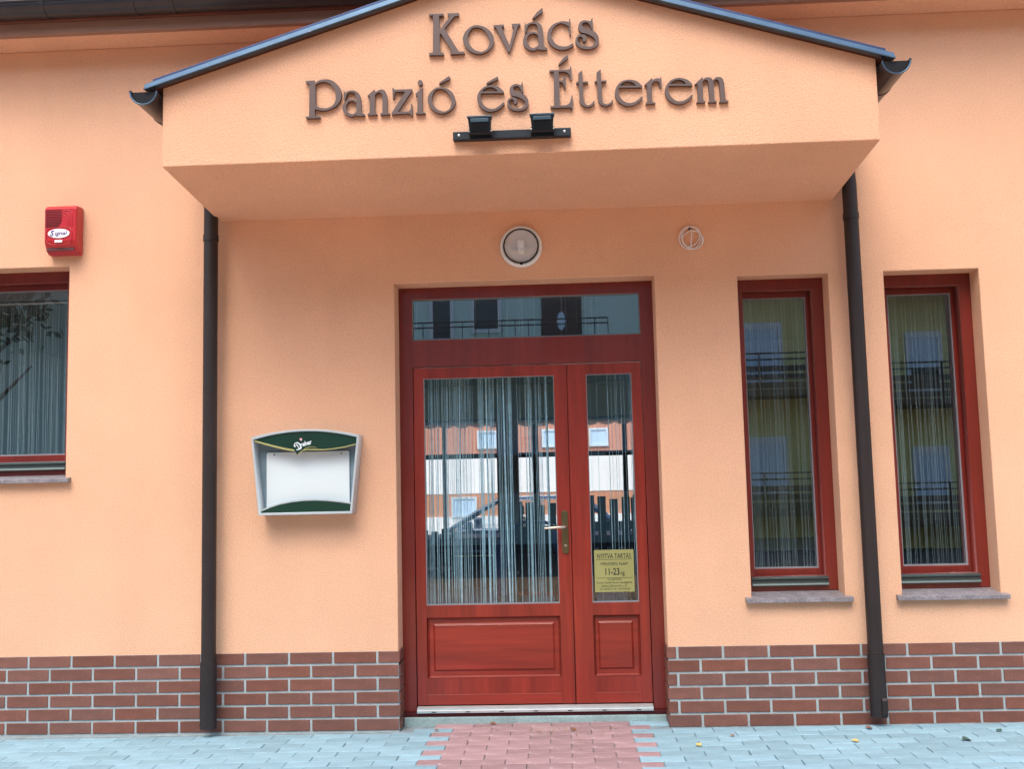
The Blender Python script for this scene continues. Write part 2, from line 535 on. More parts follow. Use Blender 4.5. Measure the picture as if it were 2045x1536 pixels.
def wall_with_holes(name, x0, x1, z0, z1, y0, y1, holes, mt, parent, bev=0.0):
    xs = sorted({x0, x1, *[h[0] for h in holes], *[h[1] for h in holes]})
    zs = sorted({z0, z1, *[h[2] for h in holes], *[h[3] for h in holes]})
    bm = bmesh.new(); V = {}
    def v(i, j, s):
        k = (i, j, s)
        if k not in V:
            V[k] = bm.verts.new((xs[i], y0 if s == 0 else y1, zs[j]))
        return V[k]
    def solid(i, j):
        if i < 0 or j < 0 or i >= len(xs) - 1 or j >= len(zs) - 1:
            return False
        cx, cz = (xs[i] + xs[i + 1]) / 2, (zs[j] + zs[j + 1]) / 2
        return not any(h[0] < cx < h[1] and h[2] < cz < h[3] for h in holes)
    for i in range(len(xs) - 1):
        for j in range(len(zs) - 1):
            if not solid(i, j):
                continue
            bm.faces.new([v(i, j, 0), v(i + 1, j, 0), v(i + 1, j + 1, 0), v(i, j + 1, 0)])
            bm.faces.new([v(i, j, 1), v(i, j + 1, 1), v(i + 1, j + 1, 1), v(i + 1, j, 1)])
            for di, dj, a, b in ((-1, 0, (i, j), (i, j + 1)), (1, 0, (i + 1, j), (i + 1, j + 1)), (0, -1, (i, j), (i + 1, j)), (0, 1, (i, j + 1), (i + 1, j + 1))):
                if not solid(i + di, j + dj):
                    bm.faces.new([v(*a, 0), v(*b, 0), v(*b, 1), v(*a, 1)])
    bmesh.ops.recalc_face_normals(bm, faces=bm.faces)
    bmesh.ops.dissolve_limit(bm, angle_limit=0.01, verts=bm.verts, edges=bm.edges)
    me = bpy.data.meshes.new(name); bm.to_mesh(me); bm.free()
    me.materials.append(mt)
    o = link(bpy.data.objects.new(name, me), parent)
    if bev:
        bevel(o, bev, 2, 40)
    return o

DX0, DX1, DZ1 = -0.950, 0.581, 2.571            # door opening
PT = 0.440                                      # top of the brick plinth
W1 = (1.062, 1.583, 0.705, 2.550)
W2 = (1.900, 2.440, 0.705, 2.550)
W0 = (-4.10, -2.917, 1.472, 2.740)
WIN_LEFT = 5.2
wall_with_holes("wall", -6.2, 6.2, PT, 4.096, 0.0, 0.40, [(DX0, DX1, PT - 0.1, DZ1), W0, W1, W2], STUCCO, house, 0.005)
# plinth: mortar bed with brick slips
pl = MB()
pl.box(-6.2, DX0, -0.002, 0.40, -0.10, PT - 0.001)
pl.box(DX1, 6.2, -0.002, 0.40, -0.10, PT - 0.001)
plinth = pl.build("plinth", MORTAR, house)
BP, BC = 0.255, 0.075
brick_cache = {}
def brick(xa, xb, za, zb, side=None):
    """slip on the front (side None) or on the door reveal (side -1 left jamb, +1 right jamb)"""
    w, h = round(xb - xa, 4), round(zb - za, 4)
    if w < 0.012 or h < 0.012:
        return
    k = (w, h, side is None)
    if k not in brick_cache:
        if side is None:
            me = MB().box(-w / 2, w / 2, 0, 0.016, -h / 2, h / 2).mesh("brick")
        else:
            me = MB().box(-0.008, 0.008, -w / 2, w / 2, -h / 2, h / 2).mesh("brick")
        bm = bmesh.new(); bm.from_mesh(me)
        bmesh.ops.bevel(bm, geom=bm.edges[:], offset=0.0018, segments=1, affect='EDGES')
        bm.to_mesh(me); bm.free(); me.materials.append(CLINKER)
        brick_cache[k] = me
    o = bpy.data.objects.new("brick", brick_cache[k])
    if side is None:
        o.location = ((xa + xb) / 2, -0.008 + rp.uniform(-0.0008, 0.0008), (za + zb) / 2)
        o.rotation_euler = (rp.uniform(-0.006, 0.006), rp.uniform(-0.004, 0.004), rp.uniform(-0.003, 0.003))
    else:
        o.location = ((DX0 + 0.0005) if side < 0 else (DX1 - 0.0005), (xa + xb) / 2, (za + zb) / 2)
    link(o, plinth)
J = 0.0072
far_brick = MB()
for c in range(6):
    zt = PT - 0.002 - c * BC
    zb = zt - BC + 0.0130
    for start, lo, hi in ((-1.072, -6.2, DX0 + 0.008), (0.632, DX1 - 0.008, 6.2)):
        s = start if c % 2 == 0 else start + BP / 2
        k = math.floor((lo - s) / BP)
        x = s + k * BP
        while x < hi:
            a, b = max(x + J, lo), min(x + BP - J, hi)
            if b - a > 0.012:
                if -3.5 < a and b < 2.85:
                    brick(a, b, zb, zt)
                else:
                    far_brick.box(a, b, -0.008, 0.008, zb, zt)
            x += BP
    # jamb returns: a cut header beside the corner
    for side in (-1, 1):
        brick(0.012, 0.150, zb, zt, side)
stuff(far_brick.build("far_bricks", CLINKER, plinth))

# ---------------------------------------------------------------- eave of the main roof
eave = MB()
eave.box(-6.3, 6.3, -0.19, 0.45, 4.096, 4.16).build("soffit", STUCCO, house)
roof = MB().prism_x([(-0.255, 4.215), (-0.255, 4.165), (0.5, 4.17), (5.0, 6.6), (5.0, 6.9), (-0.34, 4.30)], -6.4, 6.4).build("roof", TILES, house)
box("fascia", -6.35, 6.35, -0.232, -0.19, 4.092, 4.165, BOARD, roof, 0.003)
def half_round(rr, th, n=14):
    o = [(math.cos(math.pi + math.pi * k / n) * rr, math.sin(math.pi + math.pi * k / n) * rr) for k in range(n + 1)]
    i = [(math.cos(2 * math.pi - math.pi * k / n) * (rr - th), math.sin(2 * math.pi - math.pi * k / n) * (rr - th)) for k in range(n + 1)]
    return o + i
gy, gzc = -0.302, 4.232
eg = MB().prism_x([(gy + a, gzc + b) for a, b in half_round(0.072, 0.003)], -6.4, 6.4).build("eave_gutter", GUTTER, house)
MB().tube([(-6.4, gy - 0.072, gzc), (6.4, gy - 0.072, gzc)], 0.008, 8).build("gutter_bead", GUTTER, eg)
for gx in (-2.93, -2.40, -2.17, -1.2, 0.4, 1.9, 2.6):
    MB().prism_x([(gy + a, gzc + b) for a, b in half_round(0.0755, 0.0033)], gx - 0.012, gx + 0.012).build("gutter_bracket", GUTTER, eg)

# ---------------------------------------------------------------- porch gable
CF, CX0, CX1, CB = -0.95, -1.970, 1.614, 3.016
bx0, bx1, bb = -2.000, 1.632, 2.982               # where the soffit meets the wall
EL, APX, APZ = 3.430, -0.190, 3.985
cv = [(CX0, CF, CB), (CX1, CF, CB), (CX1, CF, EL), (APX, CF, APZ), (CX0, CF, EL),
      (bx0, 0.02, bb), (bx1, 0.02, bb), (bx1, 0.02, EL), (APX, 0.02, APZ), (bx0, 0.02, EL)]
canopy = MB().add(cv, [(0, 1, 2, 3, 4), (9, 8, 7, 6, 5), (0, 5, 6, 1), (1, 6, 7, 2), (2, 7, 8, 3), (3, 8, 9, 4), (4, 9, 5, 0)]).build("canopy", STUCCO, house, 0.005)
sl = (APZ - EL) / (APX - CX0)
sr = (APZ - EL) / (CX1 - APX)
def roof_pts(side, lift):
    if side < 0:
        return [(CX0 - 0.075, EL - 0.075 * sl + lift), (APX, APZ + lift)]
    return [(CX1 + 0.075, EL - 0.075 * sr + lift), (APX, APZ + lift)]
for side in (-1, 1):
    (xa, za), (xb, zb) = roof_pts(side, 0.006)
    MB().prism_y([(xa, za), (xb, zb), (xb, zb + 0.022), (xa, za + 0.022)], CF - 0.02, -0.004).build("roof_sheet", TILES, canopy)
    # verge flashing: a folded strip with a drip lip below and a standing edge above
    fl = MB()
    fl.add([(xa, CF - 0.062, za - 0.010), (xb, CF - 0.062, zb - 0.010), (xb, CF - 0.046, zb + 0.024), (xa, CF - 0.046, za + 0.024),
            (xa, CF - 0.022, za - 0.010), (xb, CF - 0.022, zb - 0.010), (xb, CF - 0.022, zb + 0.028), (xa, CF - 0.022, za + 0.028)],
           [(0, 1, 2, 3), (4, 7, 6, 5), (0, 4, 5, 1), (3, 2, 6, 7), (0, 3, 7, 4), (1, 5, 6, 2)])
    vf = fl.build("verge_flashing", FLASH, canopy, 0.0025)
    ux = (xa + 0.035) if side < 0 else (xa - 0.035)
    uz = za + 0.035 * (sl if side < 0 else sr)
    MB().prism_y([(ux, uz + 0.0285), (xb, zb + 0.0285), (xb, zb + 0.042), (ux, uz + 0.042)], CF - 0.034, CF + 0.12).build("standing_edge", EDGE, vf, 0.002)
    MB().tube([(xa, CF - 0.061, za - 0.010), (xb, CF - 0.061, zb - 0.010)], 0.004, 6).build("drip_lip", FLASH, vf)
    # half-round gutter along the porch side
    cx = (CX0 - 0.078) if side < 0 else (CX1 + 0.080)
    g = MB().prism_y([(cx + a, 3.394 + b) for a, b in half_round(0.068, 0.003)], CF - 0.055, -0.004).build("porch_gutter", GUTTER, house)
    MB().prism_y([(cx + a, 3.394 + b) for a, b in half_round(0.066, 0.0655)], CF - 0.046, CF - 0.042).build("gutter_end", BLACK, g)
    MB().tube([(cx + a, CF - 0.055, 3.394 + b) for a, b in half_round(0.068, 0.003)[:15]], 0.0042, 6).build("gutter_rim", FLASH, g)
    MB().tube([(cx + side * 0.068, CF - 0.055, 3.396), (cx + side * 0.068, -0.004, 3.396)], 0.007, 8).build("gutter_bead", GUTTER, g)
    MB().prism_y([(cx + a, 3.394 + b) for a, b in half_round(0.0715, 0.0033)], CF + 0.22, CF + 0.245).build("gutter_bracket", GUTTER, g)
    MB().prism_y([(cx + a, 3.394 + b) for a, b in half_round(0.0715, 0.0033)], -0.30, -0.275).build("gutter_bracket", GUTTER, g)
    # downpipe on the wall just beside the porch
    px = -2.022 if side < 0 else 1.708
    pr = 0.041
    zlow = 0.040 if side < 0 else 0.060
    dp = MB().tube([(cx, -0.095, 3.33), (cx, -0.095, 3.20), (px, -0.085, 3.05), (px, -0.085, 2.9), (px, -0.085, 2.0), (px, -0.085, 1.0), (px, -0.085, 0.33)], pr, 24).build("downpipe", PIPE, house)
    MB().tube([(px, -0.085, 0.395), (px, -0.085, zlow)], pr + 0.005, 24).build("stand_pipe", PIPE, dp)
    for zc in ((2.86, 0.39) if side < 0 else (2.86,)):
        MB().tube([(px, -0.085, zc - 0.018), (px, -0.085, zc + 0.018)], pr + 0.004, 24).build("collar", PIPE, dp)
    box("clamp_lug", px - 0.006, px + 0.006, -0.045, 0.001, 1.55, 1.575, PIPE, dp)
    if side > 0:
        MB().prism_x([(-0.135, 0.07), (-0.142, 0.085), (-0.142, 0.155), (-0.135, 0.17), (-0.12, 0.17), (-0.12, 0.07)], px + 0.004, px + 0.034).build("cleaning_cap", PIPE, dp, 0.003)

# ---------------------------------------------------------------- windows
def window(o, tilt, name_label, rail_w=(0.045, 0.070), sash_pane=None):
    x0, x1, z0, z1 = o
    zf = z0 + 0.019
    yf0, yf1 = 0.128, 0.195
    lw, rw = rail_w
    fr = plate("window", [rect(x0, x1, zf, z1), rect(x0 + lw, x1 - rw, zf + 0.085, z1 - 0.070)], yf0, yf1 - yf0, WOODF, house, 0.0025)
    fr["label"] = name_label
    # sash behind the frame, tilted inward at the top when open
    ys, zs = 0.200, zf + 0.070
    T = Matrix.Translation((0, ys, zs)) @ Matrix.Rotation(-tilt, 4, 'X') @ Matrix.Translation((0, -ys, -zs))
    pa, pb, pz0, pz1 = sash_pane
    sx0, sx1 = x0 + 0.02, x1 - 0.045
    so = plate("sash", [rect(sx0, sx1, zs, z1 - 0.045), rect(pa, pb, pz0, pz1)], ys, 0.055, WOODF, fr, 0.0025)
    so.data.transform(T)
    MB(T).box(pa - 0.004, pb + 0.004, ys + 0.022, ys + 0.027, pz0 - 0.004, pz1 + 0.004).build("pane", GLASS, fr)
    bd = plate("glazing_bead", [rect(pa, pb, pz0, pz1), rect(pa + 0.004, pb - 0.004, pz0 + 0.008, pz1 - 0.004)], ys + 0.004, 0.016, BEAD, fr)
    bd.data.transform(T)
    # aluminium rain profile on the bottom rail
    vz = zf + 0.030
    vp = MB().prism_x([(0.127, vz), (0.105, vz), (0.102, vz + 0.004), (0.108, vz + 0.014), (0.118, vz + 0.018), (0.118, vz + 0.030),
                       (0.106, vz + 0.038), (0.106, vz + 0.046), (0.127, vz + 0.052)], x0 + 0.028, x1 - 0.058)
    vp.build("rain_profile", DARKALU, fr)
    # stone sill
    MB().prism_x([(-0.042, z0 - 0.028), (-0.042, z0 - 0.004), (0.128, z0 + 0.018), (0.128, z0 - 0.028)], x0 - 0.036, x1 + 0.036).build("sill", STONE, fr, 0.002)
    return fr
window(W1, 0.0, "narrow red framed window beside the door, closed", sash_pane=(1.124, 1.494, 0.845, 2.448))
window(W2, math.radians(0.5), "narrow red framed window at the far right, tilted open", sash_pane=(1.982, 2.352, 0.845, 2.448))
window(W0, 0.0, "wide red framed window cut by the left edge", rail_w=(0.07, 0.07), sash_pane=(-3.98, -3.00, 1.615, 2.640))

# ---------------------------------------------------------------- entrance door
YF = 0.160
df = plate("door_frame", [[(DX0, 0.062), (-0.871, 0.062), (-0.871, 2.088), (0.504, 2.088), (0.504, 0.062), (DX1, 0.062), (DX1, DZ1), (DX0, DZ1)],
                           rect(-0.871, 0.504, 2.250, 2.502)], YF, 0.08, WOODF, house, 0.0025)
box("fanlight_pane", -0.875, 0.508, YF + 0.036, YF + 0.041, 2.246, 2.506, GLASS, df)
plate("glazing_bead", [rect(-0.871, 0.504, 2.250, 2.502), rect(-0.867, 0.500, 2.258, 2.498)], YF + 0.018, 0.016, BEAD, df)
box("threshold_board", DX0, DX1, 0.128, YF + 0.08, 0.040, 0.0615, DARKRED, df, 0.002)
th = MB().prism_x([(0.118, 0.062), (0.118, 0.074), (0.126, 0.078), (0.128, 0.088), (0.158, 0.094), (0.158, 0.062)], -0.866, 0.499).build("threshold", ALU, df)
for k in range(7):
    xk = -0.78 + k * 0.197
    box("drain_slot", xk, xk + 0.026, 0.1165, 0.1185, 0.066, 0.0705, BLACK, df)
def door_leaf(x0, x1, pa, pb, panel, field, label):
    yl, z0, z1, zg = YF + 0.008, 0.096, 2.083, 0.671
    lf = plate("door_leaf", [rect(x0, x1, z0, z1), rect(pa, pb, zg, 2.016), rect(pa, pb, 0.250, 0.598)], yl, 0.055, WOOD, house, 0.002)
    lf["label"] = label
    box("weather_board", pa, pb, yl - 0.0045, yl + 0.001, z0 + 0.003, 0.158, WOODH, lf, 0.0015)
    box("pane", pa - 0.004, pb + 0.004, yl + 0.022, yl + 0.027, zg - 0.004, 2.020, DOORGLASS, lf)
    plate("glazing_bead", [rect(pa, pb, zg, 2.016), rect(pa + 0.004, pb - 0.004, zg + 0.008, 2.012)], yl + 0.003, 0.016, BEAD, lf)
    # raised and fielded panel with a mitred moulding round it
    xa, xb, za, zb = panel
    box("panel", xa - 0.003, xb + 0.003, yl + 0.018, yl + 0.040, za - 0.003, zb + 0.003, WOODH, lf)
    fa, fbx, fz0, fz1 = field
    fm = MB()
    e = 0.012
    fm.add([(fa, yl + 0.0185, fz0), (fbx, yl + 0.0185, fz0), (fbx, yl + 0.0185, fz1), (fa, yl + 0.0185, fz1),
            (fa + e, yl + 0.009, fz0 + e), (fbx - e, yl + 0.009, fz0 + e), (fbx - e, yl + 0.009, fz1 - e), (fa + e, yl + 0.009, fz1 - e)],
           [(4, 5, 6, 7), (0, 1, 5, 4), (1, 2, 6, 5), (2, 3, 7, 6), (3, 0, 4, 7)])
    fm.build("panel_field", WOODH, lf)
    mo = MB()
    w = 0.009
    o_ = [(xa, za), (xb, za), (xb, zb), (xa, zb)]
    i_ = [(xa + w, za + w), (xb - w, za + w), (xb - w, zb - w), (xa + w, zb - w)]
    vs = [(x, yl - 0.002, z) for x, z in o_] + [(x, yl + 0.0178, z) for x, z in i_] + [(x, yl + 0.0178, z) for x, z in o_]
    mo.add(vs, [(k, (k + 1) % 4, 4 + (k + 1) % 4, 4 + k) for k in range(4)] + [(k, 8 + k, 8 + (k + 1) % 4, (k + 1) % 4) for k in range(4)])
    mo.build("moulding", WOODH, lf)
    return lf
leafL = door_leaf(-0.868, 0.0535, -0.807, -0.023, (-0.802, -0.020 - 0.006, 0.252, 0.597), (-0.772, -0.057, 0.286, 0.563), "wide door leaf carrying the lever handle")
leafR = door_leaf(0.0575, 0.501, 0.170, 0.440, (0.174, 0.437, 0.252, 0.597), (0.196, 0.402, 0.286, 0.563), "narrow fixed door leaf with the notice")
MB().box(0.046, 0.0530, YF - 0.002, YF + 0.007, 0.10, 2.08).build("cover_strip", WOOD, leafL, 0.002)
MB().box(0.040, 0.075, YF + 0.0635, YF + 0.075, 0.097, 2.083).build("rebate_strip", WOOD, leafL)
# handle: long rounded plate, lever, lock cylinder
yh = YF + 0.008
hp = [(0.020 + 0.019 * math.cos(a), 1.192 + 0.019 * math.sin(a)) for a in [math.pi * k / 10 for k in range(11)]] + \
     [(0.020 - 0.019 * math.cos(a), 0.976 - 0.019 * math.sin(a)) for a in [math.pi * k / 10 for k in range(11)]]
plate("handle_plate", [hp], yh - 0.009, 0.009, BRASS, leafL, 0.002)
MB().tube([(0.022, yh - 0.008, 1.116), (0.022, yh - 0.050, 1.116), (0.012, yh - 0.062, 1.116), (-0.03, yh - 0.063, 1.114), (-0.098, yh - 0.060, 1.110)],
          [0.010, 0.010, 0.0105, 0.009, 0.0075], 12).build("lever", LEVER, leafL)
plate("lock_cylinder", [ell(0.020, 1.005, 0.0085, 0.0085, 16), ], yh - 0.013, 0.006, LEVER, leafL, 0.001)
box("step", DX0 + 0.010, DX1 - 0.010, 0.112, 0.20, -0.05, 0.0385, CONCRETE, house, 0.004)
# flush notice stuck on the fixed leaf's glass
note = thing("opening_hours_notice", "yellow-green paper notice with opening hours stuck on the narrow door pane", "notice", (0.3025, 0.18, 0.73))
def child_at(o, parent):
    o.matrix_parent_inverse = parent.matrix_world.inverted() if False else Matrix.Translation(parent.location).inverted()
    return o
yn = YF + 0.008 + 0.0195
child_at(box("sheet", 0.187, 0.419, yn, yn + 0.0012, 0.729, 0.974, PAPER, note), note)
def ntext(s, z, size, w, name="printed_line", bold=0.0, dx=0.0, shear=0.0):
    child_at(text(name, s, 0.303 + dx, z, yn - 0.0006, size, INK, note, w, shear, 0, bold), note)
ntext("NYITVA TARTÁS", 0.924, 0.040, 0.198, bold=0.0003)
child_at(box("rule", 0.198, 0.409, yn - 0.0008, yn - 0.0002, 0.9165, 0.9185, INK, note), note)
ntext("MINDEN NAP", 0.883, 0.026, 0.158, bold=0.0)
ntext("11-23", 0.828, 0.056, 0.082, bold=0.0008, dx=-0.014)
ntext("-ig", 0.828, 0.036, 0.030, dx=0.045)
child_at(box("rule", 0.198, 0.409, yn - 0.0008, yn - 0.0002, 0.8095, 0.8115, INK, note), note)
ntext("TULAJDONOS:", 0.796, 0.015, 0.085)
ntext("Kovács Família-Panzió Vendéglő Bt.", 0.778, 0.015, 0.208)
ntext("Bekács, Előtemetői u. 52.", 0.759, 0.015, 0.150)
ntext("Tel.: 06/46-5-1471, 06/70-60-68", 0.741, 0.015, 0.178)

